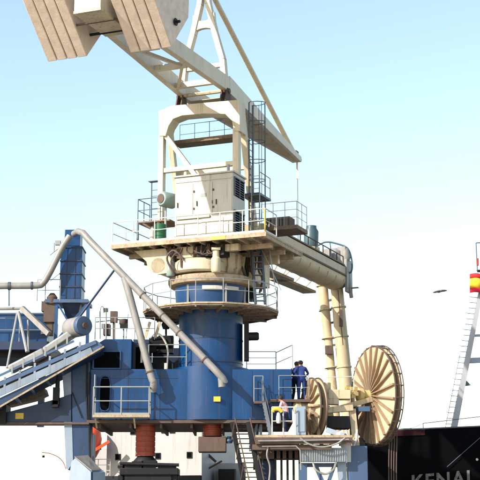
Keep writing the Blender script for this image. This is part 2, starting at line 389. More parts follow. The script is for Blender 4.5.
# ring platform around the drum
zp1 = zof(307, 58)
def ring_deck(n, r0, r1, z, a_off=0):
    mb = MB()
    for k in range(n):
        a, b = a_off + 2 * math.pi * k / n, a_off + 2 * math.pi * (k + 1) / n
        f = lambda r, an, zz: C0 + V((math.cos(an) * r, math.sin(an) * r, zz))
        mb.prism([f(r0, a, z), f(r1, a, z), f(r1, b, z), f(r0, b, z)], (0, 0, .07))
    return mb
rp = ring_deck(16, rt + .02, 3.15, zp1, R(11.25)).build('ring_platform', 'gratelight', U)
mb = MB()
for k in range(16):
    a = 2 * math.pi * k / 16 + R(11.25); d = V((math.cos(a), math.sin(a), 0))
    mb.bar(C0 + d * (rt + .03) + Z * (zp1 - .09), C0 + d * 3.1 + Z * (zp1 - .06), .07, .16)
    a2 = a + 2 * math.pi / 16; d2 = V((math.cos(a2), math.sin(a2), 0))
    for rr in (2.2, 3.08): mb.bar(C0 + d * rr + Z * (zp1 - .03), C0 + d2 * rr + Z * (zp1 - .03), .06, .1)
build_each(mb, 'deck_joist', 'grate', rp)
mb = MB(); railing(mb, [C0 + V((math.cos(2 * math.pi * k / 16 + R(11.25)) * 3.1, math.sin(2 * math.pi * k / 16 + R(11.25)) * 3.1, zp1 + .07)) for k in range(16)], h=1.05, step=1.3, closed=True, r=.02, mids=(.52,))
mb.build('railing', 'galv', rp)
mb = MB()
for a in (200, 225, 250): 
    d = V((math.cos(R(a - 30)), math.sin(R(a - 30)), 0)); 
for px in (150, 160): mb.bar(P(px, 322, 58.9), P(px - 5, 338, 58.9), .12, .12)
build_each(mb, 'strut', 'creamrust', rp)
# --- slewing ring and machinery drum
zs0 = zdr1; zs1 = zof(275, 58.5)
mb = MB().lathe([(rt + .2, zs0 + .002), (rt + .45, zs0 + .05), (rt + .52, zs0 + .18), (rt + .52, zs1), (rt + .2, zs1 + .12)], C0, Z, 64)
mb.build('slewing_ring', 'gratelight', U)
TP = -2.45                                       # front edge of the slewing platform
pz = stz(Pt(190, 238, TP))[2]
pl = stz(Pt(111, 240, TP))[0]; pr = stz(Pt(266, 233, TP))[0]
md = MB().lathe([(rt - .15, zs1 + .1), (rt + .05, zs1 + .45), (rt + .05, pz - .45), (rt - .1, pz - .26)], C0, Z, 48).build('machinery_drum', 'cream', U)
mb = MB()
for k in range(18):
    a = 2 * math.pi * k / 18; d = V((math.cos(a), math.sin(a), 0)); 
    mb.bar(C0 + d * (rt + .03) + Z * (zs1 + .12), C0 + d * (rt + .16) + Z * (pz - .5), .05, .14)
build_each(mb, 'rib', 'creamrust', md)
# brackets and drives under the platform
sl = pl
for t in (TP + .45, .9):
    a = [(sl + .9, pz - .25), (sl + 2.5, pz - .25), (-rt + .3, zs1 + .75), (-rt + .25, zs1 + .14), (-rt - .35, zs1 + .10), (-rt - .85, zs1 + .35), (-rt - .95, zs1 + .75)]
    MB().prism([S(x, t if t > 0 else t + .1, z) for x, z in a], B_ * .12).build('platform_bracket', 'creamrust', U, bevel=.015)
MB().tube(S(-rt - .35, TP + .55, zs1 + .52), S(-rt - .35, .9, zs1 + .52), .36, n=24).build('bracket_tube', 'cream', U)
MB().cbox(sl + 1.6, pr - 1.6, TP + .75, TP + 1.0, pz - .56, pz - .25).build('underframe_beam', 'creamrust', U, bevel=.01)
MB().cbox(sl + 1.6, pr - .8, 1.2, 1.45, pz - .7, pz - .25).build('underframe_beam', 'cream', U, bevel=.01)
MB().lathe([(1.18, zs1 + .121), (1.28, zs1 + .2), (1.28, pz - .95), (1.12, pz - .8)], S(-.15, -.85, 0), Z, 40).build('gear_housing', 'cream', U)
for s, t, w_ in ((1.05, -1.9, .22), (-1.25, -1.75, .2)):
    mb = MB().lathe([(w_ * .8, 0), (w_, .08), (w_, .62), (w_ * .7, .7), (w_ * .7, 1.0)], S(s, t, zs1 + .0), Z, 18)
    mb.box(S(s, t, zs1 + 1.05), (.4, .4, .1))
    mb.build('slew_drive', 'teal' if s < 0 else 'cream', U)
mb = MB()
for i in range(9):
    a = random.uniform(-1.4, 1.9); w = random.uniform(.2, .45)
    mb.path(curve_pts([S(a, TP + .5, pz - .22), S(a + w * .1, TP + .42, pz - .5 - .08 * (i % 3)), S(a + w, TP + .5, pz - .62), S(a + w * 1.5, TP + .6, pz - .3)]), .03, 6)
mb.path(curve_pts([S(-1.0, -2.0, zs1 + .1), S(-1.25, -2.15, zs1 + .75), S(-.95, -2.15, zs1 + 1.1), S(-.6, -2.15, zs1 + .8), S(-.55, -2.1, zs1 + .3)]), .05, 6)
mb.path(curve_pts([S(-.8, -2.1, zs1 + .15), S(-1.0, -2.25, zs1 + .6), S(-.7, -2.25, zs1 + .95), S(-.4, -2.2, zs1 + .6)]), .035, 6)
build_each(mb, 'hydraulic_hose', 'rust', U)
for s0_, s1_ in ((-.9, -.1), (.1, 1.4)): MB().cbox(s0_, s1_, TP + .6, TP + 1.3, pz - .75, pz - .25).build('equipment_box', 'dark' if s0_ > 0 else 'creamrust', U)
# slewing platform deck
spd = MB().cbox(pl, pr, TP, 2.4, pz - .08, pz).build('slewing_platform', 'gratelight', U)
mb = MB()
mb.cbox(pl, pr, TP - .02, TP + .06, pz - .2, pz - .081); mb.cbox(pl, pr, 2.32, 2.4, pz - .2, pz - .081)
k = pl + .05
while k < pr: mb.cbox(k, k + .09, TP + .065, 2.31, pz - .24, pz - .083); k += .62
for t in (-1.2, .4, 1.6): mb.cbox(pl + .3, pr - .2, t, t + .16, pz - .46, pz - .245)
build_each(mb, 'deck_joist', 'gratelight', spd)
mb = MB(); railing(mb, [S(pr - .05, -1.0, pz), S(pr - .05, TP + .03, pz), S(pl + .05, TP + .03, pz), S(pl + .05, 1.6, pz)], h=1.05, step=1.15, r=.024, mids=(.5,), toe=.1)
mb.build('railing', 'whiterail', spd)
MB().cbox(1.05, 1.75, TP - .035, TP - .022, pz - .19, pz - .02).build('marking_plate', 'yellow', spd, label='yellow painted strip on the platform edge')
MB().path(curve_pts([S(pr - .05, TP + .0, pz + .05), S(pr + .05, TP - .25, pz + .1), S(pr + .05, TP - .28, pz + .85), S(pr - .1, TP, pz + 1.0)]), .03, 6).build('gate_hoop', 'yellow', spd)
# machinery house (cabin)
TC = -2.0
hl = stz(Pt(175, 200, TC))[0]; hr = stz(Pt(233, 200, TC))[0]; hz = stz(Pt(175, 178, TC))[2]; hd = 1.45
hs = MB().cbox(hl, hr, TC, TC + hd, pz + .002, hz).build('machinery_house', 'house', U, bevel=.02)
MB().cbox(hl - .06, hr + .06, TC - .07, TC + hd + .06, hz + .002, hz + .07).build('roof', 'house', hs)
mb = MB(); w3 = (hr - hl) / 3
for i in range(3):
    mb.cbox(hl + w3 * i + .05, hl + w3 * (i + 1) - .05, TC - .022, TC - .001, pz + 1.12, hz - .34)
build_each(mb, 'door', 'house', hs, bevel=.01)
mb = MB(); mb.cbox(hl + .05, hr - .05, TC - .028, TC - .001, hz - .27, hz - .20)
for i in range(2): mb.cbox(hl + .08 + 1.25 * i, hl + 1.15 + 1.25 * i, TC - .022, TC - .001, pz + .12, pz + .95)
mb.cbox(hl + .1, hl + 1.75, TC - .09, TC - .03, pz + .98, pz + 1.10)
build_each(mb, 'panel', 'house', hs, bevel=.008)
mb = MB()
for i in (1, 2): 
    for zz in (1.4, 2.2): mb.cbox(hl + w3 * i - .035, hl + w3 * i + .035, TC - .04, TC - .002, pz + zz, pz + zz + .09)
mb.cbox(hl + w3 * 2 - .06, hl + w3 * 2 - .04, TC - .05, TC - .023, pz + 1.6, pz + 1.75)
build_each(mb, 'hinge', 'rust', hs)
mb = MB()
for i in range(3): mb.cbox(hl + w3 * i + .14, hl + w3 * i + .17, TC - .07, TC - .023, pz + 1.55, pz + 1.78)
build_each(mb, 'door_handle', 'dark', hs)
MB().cbox(hl + w3 * 1.35, hl + w3 * 1.65, TC - .03, TC - .023, pz + 1.95, pz + 2.12).build('vent_grille', 'pipe', hs)
MB().tube(S(hr - .35, TC + .3, hz + .07), S(hr - .35, TC + .3, hz + .45), .07, n=12).build('roof_vent', 'galv', hs)
for z0_, z1_ in ((hz - 1.05, hz - .22), (pz + .25, pz + 1.22)):
    lv = MB().cbox(hr + .002, hr + .02, TC + .15, TC + hd - .15, z0_, z1_).build('louvre', 'black', hs)
    mb = MB(); mb.cbox(hr + .02, hr + .05, TC + .1, TC + .15, z0_, z1_); mb.cbox(hr + .02, hr + .05, TC + hd / 2 - .03, TC + hd / 2 + .03, z0_, z1_); mb.cbox(hr + .02, hr + .05, TC + .1, TC + hd - .1, z1_, z1_ + .05)
    zz = z0_ + .05
    while zz < z1_ - .05: mb.cbox(hr + .021, hr + .04, TC + .16, TC + hd - .16, zz, zz + .025); zz += .11
    build_each(mb, 'slat', 'darkrail', lv)
# air receiver beside the house
c = Pt(163, 199, -1.75)
ar = MB().lathe([(.10, -.16), (.30, -.12), (.36, -.02), (.36, .62), (.30, .72), (.1, .76)], c, (B_ * .9 + D_ * .35), 28).build('air_receiver', 'teal', U)
MB().lathe([(.22, -.165), (.22, -.15)], c, (B_ * .9 + D_ * .35), 20).build('end_plate', 'rust', ar)
mb = MB(); mb.tube(c + Z * -.3 + B_ * .3, V((c.x, c.y, pz)) + B_ * .3, .05); mb.build('stand', 'galv', ar)
# small raised landing on the far left
mb = MB(); qa = stz(Pt(137, 222, -.6))
zz = qa[2]; mb.cbox(qa[0], qa[0] + 1.7, -.6, .8, zz - .07, zz)
sp2 = mb.build('raised_landing', 'grate', U)
mb = MB(); railing(mb, [S(qa[0] + .03, .7, zz), S(qa[0] + .03, -.57, zz), S(qa[0] + 1.2, -.57, zz)], h=1.1, step=.8, r=.022)
mb.build('railing', 'darkrail', sp2)
mb = MB(); ladder(mb, S(qa[0] + .75, -.2, pz), zz - pz + 2.0, D_, -B_, w=.4, cage=False); 
mb.cbox(qa[0] + .4, qa[0] + 1.15, -.3, 0, zz + 2.0, zz + 2.04)
mb.cbox(qa[0] - .0, qa[0] + .08, -.62, -.55, pz, zz - .07); mb.build('ladder', 'darkrail', sp2)
mb = MB(); mb.tube(S(qa[0] + .2, -.5, zz - .03), S(qa[0] + 1.4, -.7, pz + .6), .06); mb.lathe([(.12, 0), (.15, .3), (.1, .4)], S(qa[0] + 1.1, -.5, zz - .5), Z, 12)
mb.build('hoist', 'rust', sp2)

# --- A-frame of the slewing top
TF = -.45
hp_ = [(158.5, 111), (172, 105.5), (239.5, 99.5), (240, 131), (233.5, 131), (232, 121), (225, 114), (205, 113.5), (182, 115.5), (173, 119), (168.5, 126), (165.5, 136), (159, 136)]
MB().prism([Pt(x, y, TF) for x, y in hp_], B_ * .75).build('portal_head', 'cream', U, bevel=.02)
def legbar(p0, p1, w, d, name='frame_leg', m='cream'):
    return MB().bar(p0, p1, d, w, up=D_).build(name, m, U, bevel=.012)
q0, q1 = stz(Pt(162.3, 136, TF + .2)), stz(Pt(236.8, 131, TF + .2))
legbar(S(q0[0], TF + .2, q0[2] + .1), S(q0[0], TF + .2, pz), .26, .32)
legbar(S(q1[0], TF + .2, q1[2] + .1), S(q1[0], TF + .2, pz), .30, .32)
legbar(S(q0[0] + .1, TF + .7, q0[2] + .9), S(q0[0] + .1, 2.2, pz), .24, .28)
legbar(S(q1[0] + .05, TF + .7, q1[2] + .9), S(q1[0] + .05, 2.2, pz), .28, .3)
za = stz(Pt(162, 170, TF))[2]
MB().bar(S(q0[0] + .13, TF + .2, za), S(q1[0] - .15, TF + .2, za), .22, .22).build('frame_crossbar', 'cream', U, bevel=.01)
MB().bar(S(q0[0] + .13, 1.3, za + .2), S(q1[0] - .15, 1.3, za + .2), .18, .2).build('frame_crossbar', 'cream', U, bevel=.01)
MB().bar(S(q0[0] + .15, TF + .2, q0[2] + .05), Pt(196, 176, TF + .2), .2, .22, up=D_).build('frame_brace', 'cream', U, bevel=.01)
# rear walkway inside the frame
wz = stz(Pt(205, 139, 1.1))[2]; wa = stz(Pt(176, 139, 1.1))[0]; wb = stz(Pt(236, 139, 1.1))[0]
rw = MB().cbox(wa, wb, .8, 1.6, wz - .18, wz).build('frame_walkway', 'grate', U)
mb = MB(); railing(mb, [S(wa, 1.55, wz), S(wb, 1.55, wz)], h=1.0, step=.9, r=.015); mb.build('railing', 'darkrail', rw)
# --- pivots
pvL, pvR = stz(Pt(182, 97, 0)), stz(Pt(226, 92, 0))
zpv = (pvL[2] + pvR[2]) / 2; sc_ = (pvL[0] + pvR[0]) / 2; hw = (pvR[0] - pvL[0]) / 2
for s in (pvL[0], pvR[0]):
    mb = MB()
    for k in (-.13, .13): mb.prism([S(s + k - .03, -.42, zpv - .55), S(s + k - .03, .32, zpv - .55), S(s + k - .03, .1, zpv + .12), S(s + k - .03, -.2, zpv + .12)], D_ * .06)
    mb.lathe([(.12, -.22), (.12, .22)], S(s, -.05, zpv), D_, 16)
    mb.build('pivot_bearing', 'rust', U)
MB().tube(S(pvL[0], -.1, zpv + .02), S(pvR[0], -.1, zpv + .02), .10).build('pivot_shaft', 'creamrust', U)

# --- counterweight beam
BT = -9.3; TIP = stz(Pd(297.5, 161, sc_))
TL = 12.6; tipq = Pt(297, 160, TL); tz = tipq.z; ts = stz(tipq)[0]
zg = zpv + .38                                   # girder axis height at the pivot
def gird(s0, s1, t1, z1, h0, h1, w): 
    return MB().bar(S(s0, 0, zg), S(s1, t1, z1), w, h0, h2=h1)
for sg in (-1, 1):
    s_p = sc_ + sg * hw
    g = MB().bar(S(s_p, .1, zg), S(sc_ + sg * .62, BT - .6, zg + .12), .30, .72).build('beam_girder', 'cream', U, bevel=.015)
    MB().bar(S(s_p, .1, zg), S(ts + sg * .12, TL, tz), .30, .85, h2=.30).build('tail_girder', 'cream', U, bevel=.015)
    mb = MB()
    for k in range(1, 9):
        f = k / 9; q = S(s_p, .1, zg).lerp(S(sc_ + sg * .62, BT - .6, zg + .12), f)
        mb.bar(q - Z * .37, q + Z * .37, .34, .04, up=D_)
    build_each(mb, 'stiffener', 'cream', g)
# bottom plate of the tail, cross-ties and diagonals
MB().prism([S(sc_ - hw + .1, .6, zg - .44), S(sc_ + hw - .1, .6, zg - .44), S(ts + .08, TL - .4, tz - .17), S(ts - .08, TL - .4, tz - .17)], (0, 0, .03)).build('tail_bottom_plate', 'creamrust', U)
mb = MB()
for f in (.12, .4, .68):
    t = BT * f; w = hw + (.62 - hw) * f - .15
    mb.bar(S(sc_ - w, t, zg - .2), S(sc_ + w, t, zg - .2), .22, .26)
build_each(mb, 'cross_tie', 'cream', U)
mb = MB()
mb.bar(S(sc_ - hw + .2, -.9, zg - .25), S(sc_ + .55, BT * .4, zg - .25), .14, .14); mb.bar(S(sc_ + .55, BT * .4, zg - .25), S(sc_ - .45, BT * .72, zg - .25), .14, .14)
build_each(mb, 'diagonal_brace', 'cream', U)
# centre box between the counterweight blocks
MB().cbox(sc_ - .60, sc_ + .60, -11.6, BT + .4, zg - .38, zg + .8).build('beam_end_box', 'house', U, bevel=.02)
MB().cbox(sc_ - .61, sc_ + .61, -11.62, BT + .42, zg - .50, zg - .385).build('end_box_flange', 'creamrust', U)
# counterweights
T0 = -9.5
cr = stz(Pt(172, 47, T0)); cl = stz(Pt(48, 62, T0))
prof = [(0, 0), (-2.55, 2.25), (-2.75, 3.9), (-1.6, 4.9), (.9, 4.9), (1.75, 3.7), (1.62, 1.85)]
def block(s_left, zbot, dirs):
    cw = MB().cbox(s_left + .03, s_left + 1.83, T0 - 1.1, T0 - .3, zbot + 1.6, zbot + 3.0).build('counterweight', 'rust', U, label=dirs)
    for i in range(4):
        a = s_left + i * .472
        MB().prism([S(a, T0 + t, zbot + z + .0) for t, z in prof], D_ * .43).build('slab', 'tan', cw, bevel=.03)
    for i in range(4):
        a = s_left + i * .472 + .215
        for t_, z_ in ((-2.2, 2.05), (-.55, .62)): MB().tube(S(a, T0 + t_ - .06, zbot + z_ - .06), S(a, T0 + t_ + .06, zbot + z_ + .06), .035, n=8).build('slab_bolt', 'rust', cw)
    return cw
cwr = block(cr[0] - 1.86, cr[2], 'right counterweight block of tan slabs')
cwl = block(cl[0], cl[2], 'left counterweight block of tan slabs')
mb = MB(); q = Pd(175, 22, cr[0] + .02); t_, z_ = stz(q)[1], stz(q)[2]
mb.tube(S(cl[0] - .12, t_, z_), S(cr[0] + .25, t_, z_), .06, n=10)
mb.lathe([(.16, 0), (.16, .06)], S(cr[0] + .03, t_, z_), D_, 6); mb.build('tie_rod', 'dark', U)
mb = MB(); mb.tube(S(cl[0] + 1.85, T0 - .95, cr[2] + 1.15), S(cr[0] - 1.85, T0 - .95, cr[2] + 1.15), .05, n=8); mb.build('tie_rod', 'rust', U)
# --- pylon above the pivot
ztop = stz(Pt(203, -14, .2))[2]
def pyl(side):
    s_b = pvR[0] if side > 0 else pvL[0]
    if side > 0: pts = [(225, 77), (223.5, 60), (215.5, 32), (209, 4), (205, -14)]
    else: pts = None
    return s_b
mb = MB()
ap = stz(Pt(205, -14, 0)); s_ap = ap[0]
prR = [stz(Pt(x, y, 0)) for x, y in ((224.5, 78), (223, 60), (215, 32), (208.5, 4), (206, -16))]
for sg in (-1, 1):
    mb = MB()
    for a, b in zip(prR, prR[1:]):
        fa = a[0] - sc_; fb = b[0] - sc_
        mb.bar(S(sc_ + sg * fa, 0, a[2]), S(sc_ + sg * fb, 0, b[2]), .26, .34, up=B_)
    mb.build('pylon_leg', 'cream', U, bevel=.01)
zc = stz(Pt(213, 24, 0))[2]; wc = prR[2][0] - sc_ + .1
zl = stz(Pt(222, 62, 0))[2]; wl = prR[1][0] - sc_
# arched crosspiece: a plate with round openings above and below
poly = []
for k in range(13): a = math.pi * k / 12; poly.append((sc_ + (wc - .02) * math.cos(a), zc - .55 + .38 * math.sin(a)))
for k in range(13): a = math.pi * k / 12; poly.append((sc_ - (wc - .12) * math.cos(a), zc + .6 - .42 * math.sin(a)))
MB().prism([S(s, -.11, z) for s, z in poly], B_ * .22).build('pylon_crosspiece', 'cream', U)
MB().bar(S(sc_ - wl, 0, zl - .15), S(sc_ + wl, 0, zl - .15), .2, .2).build('pylon_base_tie', 'cream', U)
MB().bar(S(sc_ - .35, 0, prR[-1][2]), S(sc_ + .35, 0, prR[-1][2]), .3, .4).build('pylon_cap', 'cream', U)
for sg in (-.0,): MB().tube(S(sc_ + .1, .1, prR[-1][2] + .0), S(ts, TL - .5, tz + .25), .135, n=14).build('backstay', 'cream', U)
for sg in (-1, 1): MB().tube(S(sc_ + .3 * sg, -.1, prR[-1][2]), S(sc_ + .5 * sg, BT + .6, zg + .6), .09, n=10).build('forestay', 'cream', U)
mb = MB(); mb.lathe([(.1, -.25), (.1, .25)], S(ts, TL, tz), D_, 12); mb.box(S(ts, TL - .4, tz + .25), (.35, .4, .3), (D_, B_, Z)); mb.build('tail_pin', 'dark', U)

# --- caged ladder and rest platform on the right side of the frame
lb = Pt(251, 240, 1.0); ls = stz(lb)
ltop = stz(Pt(251, 104, 1.0))[2]
mb = MB(); ladder(mb, S(ls[0], 1.0, pz), ltop - pz, B_, D_, w=.45, r=.026, cage_from=1.4)
mb.build('caged_ladder', 'darkrail', U)
mb = MB(); ladder(mb, S(ls[0] + .55, .2, pz), stz(Pt(256, 165, .2))[2] - pz, D_, -B_, w=.4, r=.02, cage=False); mb.build('ladder', 'galv', U)
z2 = stz(Pt(255, 197, 1.0))[2]
rs = MB().cbox(ls[0] - .2, ls[0] + .75, .2, 1.7, z2 - .1, z2).build('rest_landing', 'darkrail', U)
mb = MB(); railing(mb, [S(ls[0] + .72, .25, z2), S(ls[0] + .72, 1.65, z2)], h=1.0, step=.7, r=.018); mb.build('railing', 'darkrail', rs)
# --- right rear service platform
ra = stz(Pt(262, 228, 2.6)); rb = stz(Pt(298, 227, 2.6)); 
rsp = MB().cbox(ra[0], rb[0], 2.5, 4.0, ra[2] - .18, ra[2]).build('service_platform', 'grate', U)
mb = MB(); railing(mb, [S(ra[0], 2.53, ra[2]), S(rb[0] - .03, 2.53, ra[2]), S(rb[0] - .03, 3.97, ra[2])], h=1.15, step=.65, r=.016, mids=(.33, .66)); mb.build('railing', 'galv', rsp)
mb = MB().cbox(ra[0] + .1, ra[0] + 1.35, 2.75, 3.5, ra[2], ra[2] + .5); mb.build('control_cabinet', 'rust', rsp)
mb = MB()
for i in range(8): mb.cbox(ra[0] + .15 + i * .15, ra[0] + .2 + i * .15, 2.7, 2.74, ra[2] + .03, ra[2] + .47)
build_each(mb, 'radiator_fin', 'pipe', rsp)

# --- horizontal arm
A0 = 2.2; A1 = 19.5
e_ = Pt(336, 279, A1); es, et, ez = stz(e_)
n_ = Pt(262, 243, A0 + 2); ns, nt_, nz = stz(n_)
sa0 = ns - (es - ns) * .1; za0 = nz - (ez - nz) * .12
def arm(f): return S(sa0, A0, za0).lerp(S(es, A1, ez), f)
mb = MB()
d = (arm(1) - arm(0)).normalized(); sd = d.cross(Z).normalized(); up = sd.cross(d)
def section(q, w=.72, h=.62):
    pts = [(-w, h), (w, h), (w, -.15)] + [(w * math.cos(R(a)), -.15 - .55 * math.sin(R(a))) for a in range(20, 161, 20)] + [(-w, -.15)]
    return [q + sd * x + up * z for x, z in pts]
s0, s1 = section(arm(0)), section(arm(1)); n = len(s0)
ar_ = MB().add(s0 + s1, [tuple(range(n)), tuple(range(2 * n - 1, n - 1, -1))] + [(i, i + n, (i + 1) % n + n, (i + 1) % n) for i in range(n)]).build('horizontal_arm', 'creamrust2', U, bevel=.01)
mb = MB()
for k in range(9):
    q = arm((k + .5) / 9); sp = section(q, .74, .60)
    for a, b in zip(sp[2:], sp[3:]): mb.bar(a, b, .05, .05)
build_each(mb, 'flange_rib', 'creamrust', ar_)
mb = MB()
for x in (-.76,): mb.bar(arm(0) + sd * x - up * .06, arm(1) + sd * x - up * .06, .06, .12)
for x in (.76,): mb.bar(arm(0) + sd * x + up * .1, arm(1) + sd * x + up * .1, .06, .10)
build_each(mb, 'stiffener_strip', 'rust', ar_)
mb = MB(); 
mb.bar(arm(.08) + up * .70 + sd * .35, arm(.95) + up * .70 + sd * .35, .85, .07); mb.build('arm_walkway', 'grate', ar_)
mb = MB(); 
for x in (.76,): 
    pts = [arm(f) + up * .74 + sd * x for f in (.1, .93)]; railing(mb, pts, h=.42, step=1.6, r=.03, mids=())
mb.bar(arm(.05) + up * .72 - sd * .55, arm(.9) + up * .72 - sd * .55, .22, .16)
mb.build('cable_tray', 'dark', ar_)
# underslung inspection decks
for f0, f1, x in ((.28, .58, -1.0), (.52, .93, -1.35)):
    q0_, q1_ = arm(f0) - up * .86 + sd * x, arm(f1) - up * .86 + sd * x
    mb = MB().bar(q0_, q1_, .8, .14)
    for k in range(3): q = q0_.lerp(q1_, (k + .5) / 3); mb.bar(q - sd * .1, q + Z * .8 + sd * (-x - .6), .05, .05)
    mb.build('inspection_deck', 'gratelight', ar_)
# pivot mass where the arm joins the tower top
mb = MB().cbox(sa0 - .95, sa0 + .9, .6, A0 + .4, pz - 1.6, pz - .25); mb.build('arm_root', 'creamrust', U, bevel=.03)
mb = MB()
for i in range(8):
    a = sa0 + random.uniform(-.7, 1.3); t = random.uniform(.4, 2.2)
    mb.path(curve_pts([S(a, t, pz - .3), S(a + .15, t - .5, pz - .9 - .1 * i % .5), S(a + .25, t - .3, pz - 1.5), S(a, t, pz - 2.1)]), .05, 6)
build_each(mb, 'cable_bundle', 'rust', U)
# tail link
MB().tube(S(ts, TL, tz), S(ts, TL, arm((TL - A0) / (A1 - A0)).z + .6), .045, n=8).build('tail_link', 'galv', U)
MB().bar(S(ts, TL, tz - .15), S(ts, TL, tz - 1.1), .1, .1).build('link_socket', 'whiterail', U)
# --- head machinery at the arm end
hc = arm(.985)
mb = MB().box(hc + up * .62, (1.2, 1.5, .5), (sd, d, up)); mb.lathe([(.5, -.35), (.5, .75), (.25, .95)], hc + up * .9 + d * .3, Z, 20)
mb.box(hc + up * 1.3 - sd * .3 - d * .6, (.45, .5, .8), (sd, d, up)); mb.lathe([(.22, 0), (.3, .3), (.2, .8)], hc + up * 1.0 + sd * .65 + d * .2, Z, 14)
hm = mb.build('head_gearbox', 'pipe', U, bevel=.03)
mq = Pt(311, 248, A1 - 4.5)
mb = MB().lathe([(.38, 0), (.42, .1), (.42, .95), (.3, 1.15), (.3, 1.28)], mq, Z + D_ * .03, 24); mt = mb.build('head_motor', 'motor', U)
MB().lathe([(.5, -.5), (.5, 0)], mq, Z, 20).build('motor_stand', 'creamrust', mt)
mb = MB().path(curve_pts([Pt(*a, A1) for a in ((317, 246), (326, 242), (338, 244), (348, 249), (352, 262), (351, 272), (344, 274))]), .055, 8)
mb.path(curve_pts([Pt(*a, A1 + .4) for a in ((330, 243), (331, 250), (333, 262))]), .03, 6)
mb.build('loop_pipe', 'motor', U)
mb = MB(); mb.cbox(es + .7, es + .85, A1 - .5, A1 + .6, ez - .9, ez + 1.1); mb.cbox(es + .85, es + 1.4, A1 - .1, A1 + .1, ez - .65, ez - .58); mb.cbox(es + .2, es + .7, A1 - .3, A1 + .3, ez + .4, ez + 1.9); mb.tube(S(es + .6, A1, ez + 1.5), S(es + .95, A1, ez - 1.2), .12); mb.build('head_plate', 'pipe', U, bevel=.02)
# --- vertical conveyor: two tubes hanging from the arm end
def vtube(a, b, c, r0, r1, name):
    p, q, w = Pt(*a, A1), Pt(*b, A1), Pt(*c, A1)
    o = MB().path([p, q, q + (q - p).normalized() * ((w - q).length)], [r0, r1, r1], 24).build(name, 'creamrust2', U)
    mb = MB(); dd = (q - p).normalized()
    for f in (.02, .3, .62, .95): mb.lathe([(r0 - .02, -.05), (r0 + .09, -.04), (r0 + .09, .04), (r0 - .02, .05)], p.lerp(q, f), dd, 24, caps=False)
    build_each(mb, 'flange', 'creamrust', o); return o
vtube((322.5, 284), (331.5, 372), (336, 444), .31, .24, 'vertical_screw_tube')
vt = vtube((336, 280), (344.5, 372), (351, 468), .37, .41, 'vertical_screw_tube')
mb = MB(); 
for f in (.2, .45, .7): mb.bar(Pt(322.5 + 9 * f, 284 + 88 * f, A1), Pt(336 + 8 * f, 280 + 92 * f, A1), .1, .12)
mb.box(Pt(341, 318, A1 - .5), (.2, .2, 1.0)); mb.box(Pt(329, 350, A1 - .4), (.45, .35, .5)); mb.tube(Pt(338, 290, A1 - .5), Pt(343, 345, A1 - .5), .03)
mb.build('tube_clamp', 'rust', U)

# --- stair between ring platform and slewing platform, on the right
mb = MB(); 
stt = P(256, 250, 59.0); stb = P(258.5, 304, 59.2)
for dx_ in (-4.0, 6.0): mb.bar(P(255 + dx_, 240, 59.2), P(259.5 + dx_ * .95, 304, 58.6), .09, .16)
for k in range(10):
    f = (k + .5) / 10; q = P(256 + 4.5 * f, 240 + 64 * f, 59.2 - .6 * f); mb.box(q, (.42, .22, .04))
mb.build('access_stair', 'darkrail', U)
mb = MB()
for k_ in range(6): mb.path(curve_pts([P(246 + k_ * 1.7, 244, 59.9), P(245 + k_ * 2.1, 262, 59.9), P(248 + k_ * 1.3, 282, 60), P(247 + k_ * 1.6, 302, 60)]), .035, 6)
build_each(mb, 'hanging_cable', 'dark', U)
MB().bar(P(247, 240, 60.4), P(247, 303, 60.4), .16, .2).build('cable_riser', 'rust', U)
mb = MB(); mb.tube(P(268, 240, 59), P(277, 300, 58.7), .025); mb.tube(P(262, 250, 59), P(281, 290, 58.7), .02); build_each(mb, 'stair_handrail', 'galv', U)

# ------------------------------------------------------------------ discharge chutes under the body
def chute(px0, px1, py1, Y, label):
    c = P((px0 + px1) / 2, py1, Y); c2 = P((px0 + px1) / 2, 421, Y); r = (xof(px1, Y) - xof(px0, Y)) / 2
    t = thing('discharge_chute', V((c.x, Y, c.z)), label, 'chute', 'red discharge chutes under the portal')
    prof = []; z = c.z; H = c2.z - c.z; n = 7
    for k in range(n):
        prof += [(r, z + H * k / n + .03), (r, z + H * (k + .88) / n), (r * .95, z + H * (k + .93) / n), (r * .95, z + H * (k + .99) / n)]
    MB().lathe(prof, (c.x, Y, 0), Z, 28).build('bellows', 'red', t)
    return t, c, r
t1, c1, r1_ = chute(135.5, 155, 457, 59.6, 'long red ribbed discharge chute hanging under the portal, on the left')
MB().lathe([(r1_ * 1.3, c1.z - .45), (r1_ * 1.25, c1.z - .2), (r1_ * .8, c1.z + .02)], (c1.x, 59.6, 0), Z, 28).build('dust_skirt', 'dark', t1)
t2, c2_, r2_ = chute(203, 222, 437, 59.6, 'short red discharge chute above a square rusty hopper box')
MB().wbox(c2_.x - .62, c2_.x + .62, 59.0, 60.2, c2_.z - .68, c2_.z - .02).build('hopper_box', 'rust', t2, bevel=.03)
MB().lathe([(.12, 0), (.18, .1), (.1, .3)], (c2_.x + .75, 59.2, c2_.z - .3), Z, 12).build('valve_motor', 'slate', t2)
